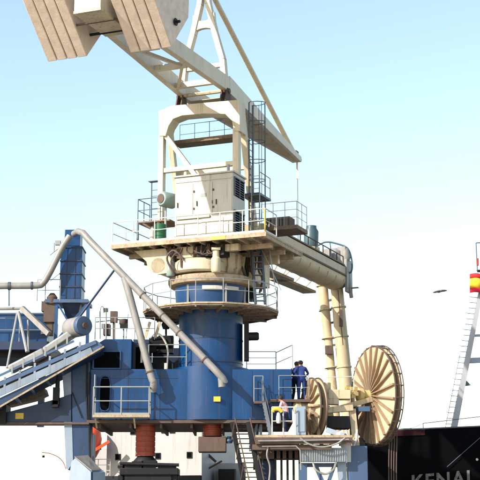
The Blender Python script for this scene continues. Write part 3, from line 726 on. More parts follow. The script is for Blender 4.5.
# truck loading deck below the chutes
lt = thing('loading_platform', V((xof(150, 59), 59, 0)), 'dark machinery platform under the long red discharge chute', 'platform')
zl0 = P(150, 468, 58.8).z
MB().wbox(xof(121, 58.8), xof(179, 58.8), 58.8, 60.6, zl0 - .3, zl0).build('deck', 'dark', lt, bevel=.03)
mb = MB(); mb.wbox(xof(126, 58.8), xof(172, 58.8), 58.9, 60.4, zl0 - .95, zl0 - .3)
for px in (122, 175): mb.wbox(xof(px, 59) - .1, xof(px, 59) + .1, 59, 59.3, 0, zl0 - .3); mb.wbox(xof(px, 59) - .1, xof(px, 59) + .1, 60.2, 60.5, 0, zl0 - .3)
mb.build('frame', 'dark', lt)
mb = MB(); 
for px_, w_, h_ in ((123, .3, .12), (129, .4, .22), (139, .5, .3), (150, .6, .34), (163, .35, .2), (172, .45, .14)): mb.box((xof(px_, 59.2), 59.2, zl0 + h_ / 2), (w_, .5, h_))
mb.tube(P(120, 463.5, 58.9), P(179, 465, 58.9), .07); build_each(mb, 'deck_fitting', 'dark', lt)

# ------------------------------------------------------------------ right-hand stairs and reel platform (parts of the unloader)
YR = 57.9
# deck walkway at y 402
wz2 = zof(401, 59.2)
wk = MB().wbox(xof(270, 59.2), xof(312, 59.2), 58.3, 60.4, wz2 - .12, wz2).build('side_walkway', 'rust', U)
mb = MB(); railing(mb, [(xof(279, 58.4), 58.4, wz2), (xof(309, 58.4), 58.4, wz2)], h=1.05, step=1.35, r=.018, mids=(.5,)); railing(mb, [(xof(291, 60.3), 60.3, wz2), (xof(306, 60.3), 60.3, wz2), (xof(306, 60.3), 58.9, wz2)], h=1.05, step=1.1, r=.018, mids=(.5,)); mb.build('railing', 'galv', wk)
lz = zof(402, 58.2)
ld = MB().wbox(xof(254, 58), xof(270, 58), 57.75, YF - .13, lz - .1, lz).build('stair_landing', 'rust', U)
mb = MB(); railing(mb, [(xof(254, 58), 58.4, lz), (xof(254, 58), 57.8, lz), (xof(263, 58), 57.8, lz)], h=1.1, step=.35, r=.02, mids=(.5,)); mb.build('railing', 'galv', ld)
lowz = P(285, 436, YR).z                        # lower platform level
mb = MB(); stairs(mb, P(264, 403, 58.0), P(271, 436, YR), (0, 1, 0), 9, w=.65)
for y_ in (57.65, 58.3): 
    a, b = P(262, 402, y_), P(270, 436, y_)
    for k in (0, .5, 1): q = a.lerp(b, k); mb.tube(q, q + Z * 1.0, .02, n=6)
    mb.tube(a + Z * 1.0, b + Z * 1.0, .024, n=6); mb.tube(a + Z * .5, b + Z * .5, .018, n=6)
mb.build('upper_stair', 'darkrail', U)
# lower platform
lp = MB().wbox(xof(255, 58), xof(350, 58), 57.2, 60.4, lowz - .1, lowz).build('reel_platform', 'gratelight', U)
mb = MB()
mb.wbox(xof(255, 58), xof(350, 58), 57.2, 57.3, lowz - .38, lowz - .101)
for k in range(9): mb.wbox(xof(262 + k * 10, 58), xof(264 + k * 10, 58), 57.31, 60.3, lowz - .3, lowz - .102)
mb.wbox(xof(252, 58), xof(330, 58), 57.35, 58.1, lowz - .62, lowz - .39)
mb.wbox(xof(258, 58.6), xof(340, 58.6), 58.4, 58.9, lowz - .95, lowz - .5)
build_each(mb, 'deck_joist', 'rust', lp)
MB().wbox(xof(299, 57.9), xof(345, 57.9), 57.5, 58.0, P(320, 462, 57.7).z, P(320, 448, 57.7).z).build('corrugated_panel', 'pale', lp)
mb = MB()
for k in range(20): x = xof(300 + k * 2.3, 57.5); mb.wbox(x - .02, x + .02, 57.46, 57.498, P(320, 461, 57.5).z, P(320, 449, 57.5).z)
build_each(mb, 'panel_rib', 'galv', lp)
mb = MB(); railing(mb, [(xof(272, 57.3), 57.3, lowz), (xof(294, 57.3), 57.3, lowz)], h=1.2, step=.5, r=.03, mids=(.5,), toe=.14); railing(mb, [(xof(272, 57.3), 57.3, lowz), (xof(272, 57.3), 58.5, lowz)], h=1.2, step=.7, r=.025, mids=(.5,)); mb.build('railing', 'whiterail', lp)
mb = MB()
for px in (275, 281, 287, 293, 299): mb.wbox(xof(px, 58.4) - .05, xof(px, 58.4) + .05, 58.4, 58.5, .0, lowz - .5)
build_each(mb, 'support_post', 'dark', lp)
mb = MB().wbox(xof(296, 57.6), xof(305.5, 57.6), 57.5, 58.1, lowz + .02, lowz + 1.25); mb.wbox(xof(297, 57.6), xof(304.5, 57.6), 57.47, 57.499, lowz + .15, lowz + 1.15)
mb.build('electrical_cabinet', 'pale', lp, bevel=.015)
cl_ = MB().box(P(338, 423, 58.9), (1.0, .9, .55)); cl_.build('cable_drive_box', 'dark', U, bevel=.03)
MB().box(P(354, 424, 59.0), (.35, .5, 1.5)).build('junction_box', 'dark', U, bevel=.02)
MB().bar(P(327, 430, 58.2), P(345, 436, 58.0), .4, .22).build('pale_cover', 'pale', U, bevel=.02)
MB().wbox(xof(263, 59.2), xof(299, 59.2), 59.2, 59.3, P(280, 460, 59.2).z, P(280, 438, 59.2).z).build('apron_plate', 'dark', U)
mb = MB()
mb.path([P(258, 441, 57.12), P(300, 440.5, 57.12), P(349, 439.5, 57.12)], .035, 6); mb.path([P(262, 446.5, 57.2), P(296, 446, 57.2), P(300, 450, 57.2), P(301, 470, 57.2)], .03, 6)
mb.path(curve_pts([P(300, 438, 57.1), P(309, 444, 57.1), P(322, 447, 57.1), P(336, 444, 57.1), P(345, 438, 57.1)]), .04, 6)
mb.path(curve_pts([P(313, 463, 57.6), P(316, 470, 57.5), P(325, 474, 57.5), P(333, 470, 57.5), P(336, 463, 57.6)]), .05, 6)
mb.path(curve_pts([P(268, 447, 57.3), P(267, 456, 57.3), P(270, 468, 57.4), P(268, 490, 57.4)]), .04, 6)
build_each(mb, 'service_pipe', 'pipe', U)
# portal leg and pale gussets at the right
rl = MB().wbox(xof(347, 58), xof(366, 58), 57.9, 58.9, .9, P(350, 446, 58).z).build('portal_leg', 'slate', U, bevel=.02)
MB().prism([P(336, 433, 57.85), P(342, 430, 57.85), P(351, 446, 57.85), P(351, 462, 57.85), P(345, 462, 57.85), P(343, 452, 57.85)], (0, .12, 0)).build('gusset_plate', 'whiterail', rl)
MB().prism([P(337, 462, 57.9), P(346, 462, 57.9), P(349, 500, 57.9), P(341, 500, 57.9)], (0, .3, 0)).build('leg_brace', 'pale', rl)
mb = MB(); mb.bar(P(303, 464, 58), P(303, 520, 58), .35, .35); mb.bar(P(315, 464, 58), P(330, 500, 58), .18, .18); mb.bar(P(335, 464, 58), P(322, 500, 58), .16, .16); mb.wbox(xof(299, 58), xof(346, 58), 57.95, 58.2, P(320, 467, 58).z, P(320, 463, 58).z); mb.build('bracing', 'slate', rl)
MB().wbox(xof(249, 58.8), xof(262, 58.8), 58.8, 59.1, P(255, 451, 58.8).z, P(255, 424, 58.8).z).build('hose_panel', 'pale', U)
mb = MB()
for px in (252, 255, 259): mb.path(curve_pts([P(px, 424, 58.7), P(px - 2, 436, 58.65), P(px + 1.5, 448, 58.7), P(px + 2, 470, 58.7)]), .035, 6)
build_each(mb, 'hanging_hose', 'dark', U)
# lower stair going down to the quay
mb = MB(); lt0, lb0 = P(236, 422, 58.3), P(252, 494, 58.3)
sv = V((.6, -.8, 0))
for dx_ in (-4, 12): mb.bar(P(236 + dx_, 422, 58.3 - dx_ * .03), P(250 + dx_, 494, 58.3 - dx_ * .03), .06, .2, up=V((1, 0, 0)))
for k in range(15): f = (k + .5) / 15; q = P(240 + 14 * f, 422 + 72 * f, 58.2); mb.box(q, (.70, .24, .04))
mb.build('lower_stair', 'dark', U)
mb = MB()
for dx_ in (-3, 12): mb.tube(P(238 + dx_, 418, 57.9), P(252 + dx_, 480, 57.9), .028); 
for k in range(4): f = k / 3; mb.tube(P(235 + 14 * f, 420 + 60 * f, 57.9), P(231.5 + 14 * f, 440 + 60 * f, 58.2), .02)
build_each(mb, 'stair_handrail', 'rust', U)
leg(262, 274, 59.2, .8, 'navy', lowz - .97)
# rear legs so the portal stands from any side
for px in (77, 266):
    a = xof(px); MB().wbox(a - .3, a + .3, YF + 4.6, YF + 5.4, 0, zb - .35).build('portal_leg', 'slate', U)
MB().wbox(xof(75) - .02, xof(88) - .05, YF + .1, YF + .8, 0, W(80, 466).z).build('portal_leg', 'slate', U)

# ------------------------------------------------------------------ cable reels
def reel(center, r, width, ax, label, spokes, hubm, behind):
    t = thing('cable_reel', center, label, 'cable reel', 'cable reels at the right end of the unloader')
    ax = V(ax).normalized(); u = Z.copy(); v = ax.cross(u).normalized()
    # near flange: a dish of radial ribs
    MB().lathe([(.18, .0), (r, .0), (r, .03), (.18, .06)], center + ax * (width / 2), ax, 56).build('flange', 'reel', t)
    mb = MB()
    for k in range(spokes):
        a = 2 * math.pi * k / spokes; dd = u * math.cos(a) + v * math.sin(a); tt = ax.cross(dd)
        mb.bar(center + ax * (width / 2 + .13) + dd * .16, center + ax * (width / 2 + .07) + dd * (r - .03), .035, .26, up=ax, w2=.05 + r * .015, h2=.14)
    build_each(mb, 'radial_rib', 'ribs', t)
    mb = MB().lathe([(.18, .0), (r, .0), (r, .03), (.18, .05)], center - ax * (width / 2 + .03), ax, 56)
    mb.build('flange', behind, t)
    MB().lathe([(r * .62, -width / 2 + .02), (r * .62, width / 2 - .02)], center, ax, 40).build('cable_winding', 'cable', t)
    mb = MB().path([center + ax * (width / 2 + .02) + (u * math.cos(2 * math.pi * k / 48) + v * math.sin(2 * math.pi * k / 48)) * r for k in range(48)], .04, 6, closed=True)
    mb.path([center - ax * (width / 2 + .02) + (u * math.cos(2 * math.pi * k / 48) + v * math.sin(2 * math.pi * k / 48)) * r for k in range(48)], .04, 6, closed=True)
    mb.build('rim', 'rust', t)
    mb = MB().lathe([(.3, 0), (.32, .1), (.22, .25), (.22, .5), (.3, .55), (.3, .75), (.12, .85)], center + ax * (width / 2 + .02), ax, 20); mb.build('hub_motor', hubm, t)
    return t, ax, u, v
AX = V((-math.sin(R(69)), -math.cos(R(69)), 0))
rc2 = P(375.8, 395.5, 59.6)
rt2, ax, u, v = reel(rc2, 2.2, .24, AX, 'larger cable reel with cream radial ribs beside the black ship hull', 22, 'hubyellow', 'reel')
mb = MB()
for k in range(26):
    a = 2 * math.pi * k / 26; dd = u * math.cos(a) + v * math.sin(a)
    mb.tube(rc2 + dd * 2.25 - ax * .22, rc2 + dd * 2.25 + ax * .17, .022, n=5)
    mb.tube(rc2 + dd * 2.25 - ax * .22, rc2 + dd * 1.9 - ax * .22, .02, n=5)
mb.path([rc2 - ax * .23 + (u * math.cos(2 * math.pi * k / 48) + v * math.sin(2 * math.pi * k / 48)) * 2.25 for k in range(48)], .03, 6, closed=True)
mb.build('guide_hoop', 'rust', rt2)
mb = MB()
for i, px in enumerate((389, 391.5, 394, 396.5)):
    mb.path(curve_pts([P(px, 415, 59.2), P(px + .3, 440, 59.2), P(px - .2, 470, 59.2), P(px, 560, 59.2)]), .028, 6)
build_each(mb, 'power_cable', 'rust', rt2)
rc1 = P(314, 407.5, 58.9)
rt1, ax, u, v = reel(rc1, 1.3, .26, V((-math.sin(R(73)), -math.cos(R(73)), 0)), 'smaller cable reel with cream ribs beside the pale electrical cabinet', 16, 'creamrust', 'reel')
# reel supports
rsu = thing('reel_support', P(335, 420, 58.8), 'cream steel bracket with gearbox carrying the two cable reels', 'bracket')
mb = MB(); mb.bar(P(309, 412, 58.5), P(352, 408, 58.8), .5, .26); mb.bar(P(340, 408, 58.8), P(376, 398, 59.4), .22, .22); mb.bar(P(308, 405, 58.1), P(330, 407, 58.2), .1, .12)
mb.bar(P(352, 409, 58.8), P(356, 446, 58.8), .28, .3); mb.bar(P(330, 412, 58.8), P(334, 436, 58.8), .22, .25); mb.bar(P(315, 412, 58.6), P(319, 436, 58.6), .16, .16); mb.build('frame', 'creamrust', rsu, bevel=.01)
mb = MB().box(P(339, 395, 58.8), (1.0, .7, .42)); mb.box(P(333, 402, 58.7), (.5, .5, .25)); mb.lathe([(.18, 0), (.22, .1), (.22, .5)], P(326, 394, 58.7), (0, 0, 1), 16)
mb.build('gearbox', 'creamrust', rsu, bevel=.03)
mb = MB(); 
for k in range(8): a = k; q = P(352 + random.uniform(-5, 5), 391 + random.uniform(-6, 7), 58.9); mb.box(q, (.2, .3, .16), (AX, AX.cross(Z), Z))
mb.build('drive_chain_guard', 'hubyellow', rsu)
mb = MB().box(P(363, 409, 58.9), (.6, .25, .22)); mb.build('cable_guide_arm', 'slate', rsu)
mb = MB(); railing(mb, [P(326, 391, 58.4), P(354, 390, 58.4)], h=.6, step=1.2, r=.018, mids=()); 
mb.path(curve_pts([P(313, 436, 58.2), P(322, 440, 58.0), P(338, 441, 58.0), P(346, 436, 58.2)]), .045, 6)
mb.path(curve_pts([P(346, 430, 58.3), P(349, 440, 58.2), P(352, 448, 58.2), P(356, 440, 58.4), P(357, 430, 58.6)]), .05, 6)
build_each(mb, 'loose_cable', 'whiterail', rsu)

# ------------------------------------------------------------------ green drum on the slewing platform
c = Pt(160, 237, TP + .4); c.z = pz + .005
gd = thing('oil_drum', c, 'dark green oil drum standing on the slewing platform beside the machinery house', 'drum')
h = .82; r = .285
MB().lathe([(r - .02, 0), (r, .01), (r, .26), (r + .012, .275), (r, .29), (r, .54), (r + .012, .555), (r, .57), (r, h), (r - .02, h + .01)], c, Z, 32).build('shell', 'green', gd)
MB().lathe([(r - .03, h + .011), (.05, h + .012)], c, Z, 24).build('lid', 'green', gd)
# canister next to the drum
c = Pt(152.5, 237, TP + .5); c.z = pz + .005
gd2 = thing('paint_canister', c, 'small pale canister to the left of the green oil drum', 'canister')
MB().lathe([(.13, 0), (.14, .02), (.14, .62), (.06, .72), (.06, .78)], c, Z, 20).build('shell', 'whiterail', gd2)

# ------------------------------------------------------------------ dust filter tower on the left
fc = P(71, 300, 60.5)
FT = thing('dust_filter_tower', V((fc.x, 60.5, zt)), 'tall blue dust filter tower with hopper bottom left of the crane', 'filter tower')
def fb(px0, px1, py0, py1, Y, d): return MB().wbox(xof(px0, Y, 260), xof(px1, Y, 260), Y, Y + d, P(70, py1, Y).z, P(70, py0, Y).z)
bx = fb(60.3, 82, 246, 299, 60, 1.3).build('filter_casing', 'blue', FT, bevel=.02)
fb(64, 79.5, 229.5, 246, 60.15, 1.0).build('fan_housing', 'blue', FT, bevel=.02)
mb = MB()
for py in (246.5, 260, 273, 286): a = fb(59.8, 82.6, py, py + 1.2, 59.95, 1.4); mb.add(a.v, a.f)
for px in (66.8, 75): a = fb(px, px + .5, 247, 298, 59.97, .03); mb.add(a.v, a.f)
build_each(mb, 'casing_rib', 'navy', bx)
z1 = P(70, 299.5, 60).z; z0_ = P(70, 326, 60).z; xa, xb = xof(61, 60, 300), xof(81.5, 60, 300); xm = (xa + xb) / 2
MB().add([(xa, 60, z1), (xb, 60, z1), (xb, 61.3, z1), (xa, 61.3, z1), (xm - .15, 60.5, z0_), (xm + .15, 60.5, z0_), (xm + .15, 60.8, z0_), (xm - .15, 60.8, z0_)],
         [(0, 1, 5, 4), (1, 2, 6, 5), (2, 3, 7, 6), (3, 0, 4, 7), (3, 2, 1, 0), (4, 5, 6, 7)]).build('hopper_cone', 'navy', FT)
fb(46, 89, 299, 302.5, 59.8, 1.8).build('support_frame', 'slate', FT)
mb = MB()
for px in (56, 87.5): 
    for Y in (59.9, 61.4): a = fb(px, px + 3.2, 302, 352, Y, .14); mb.add(a.v, a.f)
mb.bar(P(57, 340, 59.9), P(87, 304, 59.9), .07, .1); mb.bar(P(58, 304, 59.9), P(76, 335, 59.9), .06, .08)
build_each(mb, 'support_leg', 'blue2', FT)
mb = MB(); railing(mb, [P(37, 301, 60.4), P(45, 301, 59.8), P(60, 301, 59.8)], h=1.0, step=.7, r=.02)
mb.tube(P(50, 255, 60.1), P(60, 247, 60.1), .025); mb.tube(P(54, 243, 60.1), P(54, 252, 60.1), .03); mb.box(P(58, 243, 60.1), (.25, .2, .2)); mb.tube(P(50, 281, 60.1), P(60, 273, 60.1), .02)
build_each(mb, 'service_rail', 'galv', FT)
mb = MB().box(P(50, 312, 60.2), (.5, .6, 1.0)); mb.box(P(46, 307, 60.2), (.35, .5, .45)); mb.lathe([(.2, 0), (.25, .3), (.1, .5)], P(52, 304, 60.0), Z, 14); mb.box(P(50, 326, 60.2), (.28, .4, .9)); mb.build('filter_valve', 'rust', FT)
# ------------------------------------------------------------------ ducts
dp = thing('dust_pipe', P(40, 285, 59.6), 'grey dust pipe bending down from the filter tower off to the left', 'pipe', 'grey dust pipes of the filter tower')
mb = MB().path(curve_pts([P(-30, 288, 59.6), P(0, 286, 59.6), P(35, 285.5, 59.6), P(43, 283, 59.6), P(50, 272, 59.6), P(62, 248, 59.6), P(70, 236, 59.6)], 7), .155, 16)
mb.build('duct', 'pipe', dp)
mb = MB(); mb.tube(P(9, 282, 59.6), P(9, 306, 59.6), .03); mb.lathe([(.19, -.06), (.19, .06)], P(9.5, 286, 59.6), (1, 0, 0), 16); mb.lathe([(.19, -.04), (.19, .04)], P(32, 285.6, 59.6), (1, 0, 0), 16); build_each(mb, 'clamp', 'darkrail', dp)
YP = 57.3
dp2 = thing('dust_pipe', P(82, 233, YP), 'long grey dust pipe sloping across the blue tower with a forked branch', 'pipe', 'grey dust pipes of the filter tower')
mb = MB().path([P(74, 234, 59.9), P(78, 231.5, 59.6), P(83, 233, 59.3)] + curve_pts([P(90, 241, 59.1), P(125, 277, 58.3), P(216, 371, YP), P(221, 379, YP), P(222, 387, YP)], 5), .155, 16)
mb.build('duct', 'pipe', dp2)
mb = MB().path(curve_pts([P(124.5, 278, 58.3), P(130, 297, 58.2), P(150, 372, 58.0), P(153.5, 382, 58.0), P(153, 391, 58.2)], 6), .165, 16); mb.build('branch_duct', 'pipe', dp2)
mb = MB()
for f in (.2, .42, .6, .88): 
    q = P(125, 277, 58.3).lerp(P(216, 371, YP), f); dd = (P(216, 371, YP) - P(125, 277, 58.3)).normalized(); mb.lathe([(.19, -.03), (.19, .03)], q, dd, 16)
q = P(150, 372, 58.0); mb.lathe([(.2, -.03), (.2, .03)], q, (P(150, 372, 58) - P(130, 297, 58.2)), 16)
q = P(210, 368, YP); mb.bar(q, q + V((0, 1.0, 0)), .08, .08)
build_each(mb, 'coupling', 'rust', dp2)
# blue tie rod from filter to the pipe
tr = thing('brace_rod', P(58, 347, 59.3), 'thin dark blue brace rod rising behind the forked dust pipe', 'brace')
MB().tube(P(58, 346, 59.4), P(118, 265, 58.7), .055, n=8).build('rod', 'navy', tr)

# ------------------------------------------------------------------ belt conveyor gallery
CV = thing('belt_conveyor', P(40, 372, 58.3), 'inclined belt conveyor gallery rising to the head drum at the blue portal', 'conveyor')
Yc = 57.6; Yb = 59.4
def cpt(f, Y, dy=0): return P(-40 + 134 * f, 403 - 67 * f + dy, Y)   # centre line of the near side
a, b = P(-40, 398, Yc), P(93, 336, Yc)
MB().bar(P(-40, 402, Yc), P(96, 342, Yc), .10, .17).build('top_chord', 'slate', CV)
MB().bar(P(-40, 411, Yc), P(92, 350.5, Yc), .08, .30).build('side_plate', 'palemid', CV)
MB().bar(P(-40, 394, Yc + .1), P(74, 341, Yc + .1), .05, .10).build('upper_rail', 'slate', CV)
mb = MB()
for k in range(9):
    f = k / 8; q = P(-40 + 120 * f, 398 - 56 * f, Yc); mb.bar(q, q - Z * .75, .09, .09)
build_each(mb, 'post', 'palemid', CV)
a, b = P(-40, 401, Yc + .1), P(78, 347, Yc + .1)
mb = MB().prism([a, b, b + V((0, 1.5, 0)), a + V((0, 1.5, 0))], (0, 0, .06)); mb.build('belt', 'dark', CV)
a, b = P(-40, 420, Yc), P(102, 351, Yc)
mb = MB()
off = V((0, 1.7, -.15))
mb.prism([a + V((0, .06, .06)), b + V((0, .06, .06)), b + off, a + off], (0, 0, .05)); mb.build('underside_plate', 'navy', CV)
MB().bar(P(-40, 431, Yc + 1.75), P(102, 351, Yc + 1.0), .14, .12).build('bottom_chord', 'gratelight', CV)
MB().prism([P(77, 347, Yc + .02), P(96, 340, Yc + .02), P(103, 345, Yc + .02), P(97, 352, Yc + .02), P(77, 356, Yc + .02)], (0, 1.3, 0)).build('head_frame', 'slate', CV, bevel=.02)
dc = P(84.5, 325.5, Yc - .1); dax = V((-.62, .78, .0)).normalized()
hd_ = MB().lathe([(.1, -.02), (.40, .0), (.43, .06), (.43, 1.1), (.4, 1.15)], dc, dax, 36).build('head_drum', 'slate', CV)
MB().lathe([(.13, -.12), (.13, -.03)], dc, dax, 20).build('drum_boss', 'rust', hd_)
MB().lathe([(.445, .2), (.445, 1.2)], dc, dax, 36, caps=True).build('drum_shell', 'pipe', hd_)
for x0_, y0_, x1_, y1_ in ((10, 370, 45, 352), (45, 352, 78, 330)):
    MB().bar(P(x0_, y0_, Yc + .7), P(x1_, y1_, Yc + .7), .8, .34).build('belt_cover', 'galv', CV, bevel=.08)
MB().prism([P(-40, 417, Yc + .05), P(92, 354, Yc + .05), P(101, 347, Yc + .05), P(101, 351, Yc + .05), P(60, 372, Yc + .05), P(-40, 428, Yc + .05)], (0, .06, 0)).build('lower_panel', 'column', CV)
MB().bar(P(-40, 430, Yc), P(104, 346.5, Yc), .10, .07).build('lower_flange', 'gratelight', CV)
mb = MB()
for k in range(9): f = (k + .5) / 9; q = P(-40 + 140 * f, 428 - 80 * f, Yc + .1); mb.bar(q, q + V((0, 1.6, -.1)), .1, .12)
build_each(mb, 'cross_beam', 'slate', CV)
mb = MB()
for k in range(6): q = P(12 + k * 11, 374 - k * 6.0, Yc + .1); mb.bar(q, q + Z * .42, .07, .07); 
build_each(mb, 'idler_bracket', 'galv', CV)
MB().prism([P(8, 398, 59.6), P(30, 388, 59.6), P(44, 388, 59.6), P(46, 394, 59.6), P(36, 399, 59.6), P(8, 406, 59.6)], (0, 1.0, 0)).build('return_chute', 'grate', CV)

# left rear blue house with white A-frame
LB = thing('transfer_house', P(20, 345, 61.5), 'blue transfer house behind the conveyor at the left edge', 'building')
MB().wbox(xof(-40, 61.5), xof(46, 61.5), 61.5, 65, P(20, 343, 61.5).z, P(20, 313, 61.5).z).build('wall', 'blue', LB, bevel=.03)
MB().wbox(xof(-40, 61), xof(48, 61), 60.8, 61.48, P(20, 350, 61).z, P(20, 342, 61).z).build('walkway', 'navy', LB)
MB().wbox(xof(-40, 61.6), xof(50, 61.6), 61.52, 65, P(20, 358, 61.6).z, P(20, 344, 61.6).z).build('underframe', 'dark', LB)
mb = MB(); railing(mb, [(xof(-40, 60.9), 60.9, P(20, 342, 61).z), (xof(46, 60.9), 60.9, P(20, 342, 61).z)], h=1.1, step=1.15, r=.024); mb.build('railing', 'galv', LB)
MB().wbox(xof(-40, 61.5), xof(46, 61.5), 61.44, 61.5, P(20, 314.5, 61.5).z, P(20, 313, 61.5).z).build('roof_edge', 'slate', LB)
MB().wbox(xof(39, 61.4), xof(46, 61.4), 61.38, 61.49, P(20, 334, 61.4).z, P(20, 329.5, 61.4).z).build('notice_board', 'whiterail', LB)
for x_, y_ in ((xof(-30, 62), 62.2), (xof(-30, 62), 64.4), (xof(34, 62), 64.4)): MB().wbox(x_ - .15, x_ + .15, y_ - .15, y_ + .15, 0 if x_ < xof(0, 62) else 6.1, P(20, 358, 61.6).z).build('support_leg', 'navy', LB)
AF = thing('hoist_frame', P(20, 330, 59.8), 'pale tubular A-frame with a thick sloping arm above the conveyor', 'frame')
mb = MB(); mb.tube(P(-30, 309, 59.8), P(24, 308.5, 59.8), .07); mb.bar(P(22, 308, 59.8), P(49, 334, 59.0), .2, .22); mb.build('arm', 'pipe', AF)
mb = MB(); mb.tube(P(17.5, 312, 59.8), P(7, 368, 59.0), .055); mb.tube(P(18.5, 312, 59.8), P(27, 352, 59.0), .075); mb.tube(P(28, 320, 59.9), P(28.5, 352, 59.6), .05); build_each(mb, 'leg', 'galv', AF)
# clutter on the machine room roof
mb = MB(); cz = zr
rf = thing('roof_winch', V((xof(114), YF + 1.2, zr)), 'small rusty winch and vents on the machine room roof', 'winch')
mb.box(P(114, 317, YF + 1.0), (.32, .3, .5)); mb.tube(P(114, 322, YF + 1), P(114, 339, YF + 1), .06); mb.box(P(107, 330, YF + 1.2), (.3, .5, .5)); mb.lathe([(.12, 0), (.2, .1), (.2, .3)], P(123.5, 326, YF + 1), Z, 14)
mb.build('motor', 'rust', rf)
mb = MB(); mb.tube(P(100, 339, YF + .9), P(100, 311, YF + .9), .03); mb.tube(P(106, 339, YF + .9), P(106, 308, YF + .9), .035); mb.tube(P(123.5, 339, YF + 1), P(123.5, 322, YF + 1), .04); mb.tube(P(96, 322, YF + 1), P(126, 319, YF + 1), .025)
mb.path(curve_pts([P(100, 311, YF + .9), P(101, 307, YF + .9), P(103, 307, YF + .9), P(104, 313, YF + .9)]), .025, 6)
mb.box(P(103, 326, YF + 1), (.12, .12, .2)); mb.box(P(106, 310, YF + 1), (.2, .12, .18)); mb.tube(P(126, 339, YF + 1), P(128, 314, YF + 1), .02)
mb.build('vent_pipe', 'galv', rf)
mb = MB(); mb.box(P(124, 326, YF + 1.0), (.34, .34, .2)); mb.build('lamp_housing', 'dark', rf)
# machinery heap on the tower deck left
tg = thing('deck_winch', V((xof(165), YF + 2.2, zt)), 'dark winch and hoses on the deck left of the blue tower', 'winch')
mb = MB().lathe([(.3, -.5), (.3, .5)], P(160, 343, YF + 2), (1, .1, 0), 20); mb.box(P(166, 345, YF + 2.2), (.7, .6, .8)); mb.lathe([(.15, 0), (.22, .2), (.1, .5)], P(166, 329, YF + 2.2), Z, 12); mb.tube(P(166, 345, YF + 2.2), P(166, 322, YF + 2.2), .05); mb.box(P(150, 347, YF + 2), (.6, .5, .5)); mb.wbox(xof(150, YF + 2), xof(172, YF + 2), YF + 1.8, YF + 2.6, zt, zt + .5)
mb.build('drum', 'dark', tg)
mb = MB().path(curve_pts([P(150, 338, YF + 1.6), P(156, 333, YF + 1.5), P(163, 338, YF + 1.6), P(168, 350, YF + 1.6), P(167, 366, YF + 1.6)]), .05, 6); mb.box(P(166, 367, YF + 1.1), (.16, .12, .35)); mb.build('hose', 'whiterail', tg)

# ------------------------------------------------------------------ the ship
YS = 72.0
def xs(px, Y=YS, py=440): return P(px, py, Y).x
SH = thing('cargo_ship', V((0, YS + 7, -3)), 'black hulled cargo ship with a white deckhouse moored behind the unloader', 'ship')
zmd = P(150, 483, YS).z
stern, bow = xs(70), xs(365) + 62
# hull: stations along x
def hull_ring(x, hw_, ztop_, flare):
    cy = YS + 7
    return [V((x, cy - hw_, ztop_)), V((x, cy - hw_ + flare * .5, ztop_ * .4)), V((x, cy - hw_ + flare, -2.6)), V((x, cy - hw_ * .3, -6)), V((x, cy + hw_ * .3, -6)), V((x, cy + hw_ - flare, -2.6)), V((x, cy + hw_, ztop_))]
zf0 = P(380, 431, YS).z; zf1 = P(480, 425.5, YS).z; sl_ = (zf1 - zf0) / (xs(480) - xs(380))
st = [(stern, 4.5, zmd, .8), (stern + 2, 6.3, zmd, .3), (xs(240), 7, zmd, 0), (xs(362), 7, zmd, 0), (xs(366), 7, zf0 - .1, 0), (xs(480), 7, zf1, .1), (xs(480) + 20, 6.5, zf1 + sl_ * 20, .8), (bow - 12, 4, zf1 + sl_ * 36, 1.5), (bow, .3, zf1 + sl_ * 46, .2)]
rings = [hull_ring(*s) for s in st]; n = 7; vs = [p for r_ in rings for p in r_]; fs = []
for i in range(len(rings) - 1):
    for k in range(n): fs.append((i * n + k, i * n + (k + 1) % n, (i + 1) * n + (k + 1) % n, (i + 1) * n + k))
fs += [tuple(range(n)), tuple((len(rings) - 1) * n + k for k in range(n))]
hull = MB().add(vs, fs).build('hull', 'hull', SH)
mb = MB(); mb.bar((xs(367), YS - .03, zf0 - .18), (xs(425), YS - .03, zf0 + sl_ * (xs(425) - xs(380)) - .18), .05, .34); mb.build('oxide_strip', 'hullred', hull)
mb = MB(); mb.bar((xs(367), YS - .02, zf0 - .0), (xs(480) + 1, YS - .02, zf1 + .0), .1, .07); mb.build('gunwale', 'darkrail', hull)
# name lettering
fc_ = bpy.data.curves.new('lettering', 'FONT'); fc_.body = 'KENAI'; fc_.size = 1.28; fc_.extrude = .008; fc_.space_character = 1.12; fc_.offset = .028
fo = bpy.data.objects.new('tmp', fc_); COL.objects.link(fo)
bpy.context.view_layer.update()
me = bpy.data.meshes.new_from_object(fo.evaluated_get(bpy.context.evaluated_depsgraph_get())); bpy.data.objects.remove(fo)
xsz = [v.co.x for v in me.vertices]; wtxt = max(xsz) - min(xsz); mnx = min(xsz); target_w = xs(469.5, YS, 474) - xs(411.5, YS, 474); hx = target_w / wtxt
zk = P(414, 475.0, YS).z; sl2 = (P(467, 470.5, YS).z - zk) / (xs(467) - xs(414)); hcap = max(v.co.y for v in me.vertices)
for v_ in me.vertices:
    x, y, z = v_.co; X = (x - mnx) * hx; v_.co = V((xs(411.5, YS, 474) + X, YS - .05 + z + max(0, -(y - hcap)) * .002, zk + (y - hcap) * .86 + X * sl2)) - V(SH.location)
me.materials.append(M['letter']); lo = bpy.data.objects.new('name_lettering', me); COL.objects.link(lo); lo.parent = hull; lo.matrix_parent_inverse = Matrix()
lo['label'] = 'faded pale letters KENAI on the black bow'
mb = MB(); mb.tube(P(447, 467, YS - .1), P(482, 436, YS - .1), .02); mb.build('draught_rope', 'darkrail', hull)
MB().lathe([(.07, 0), (.07, .03)], P(477, 459.5, YS - .03), (0, -1, 0), 10).build('hull_fitting', 'whiterail', hull)
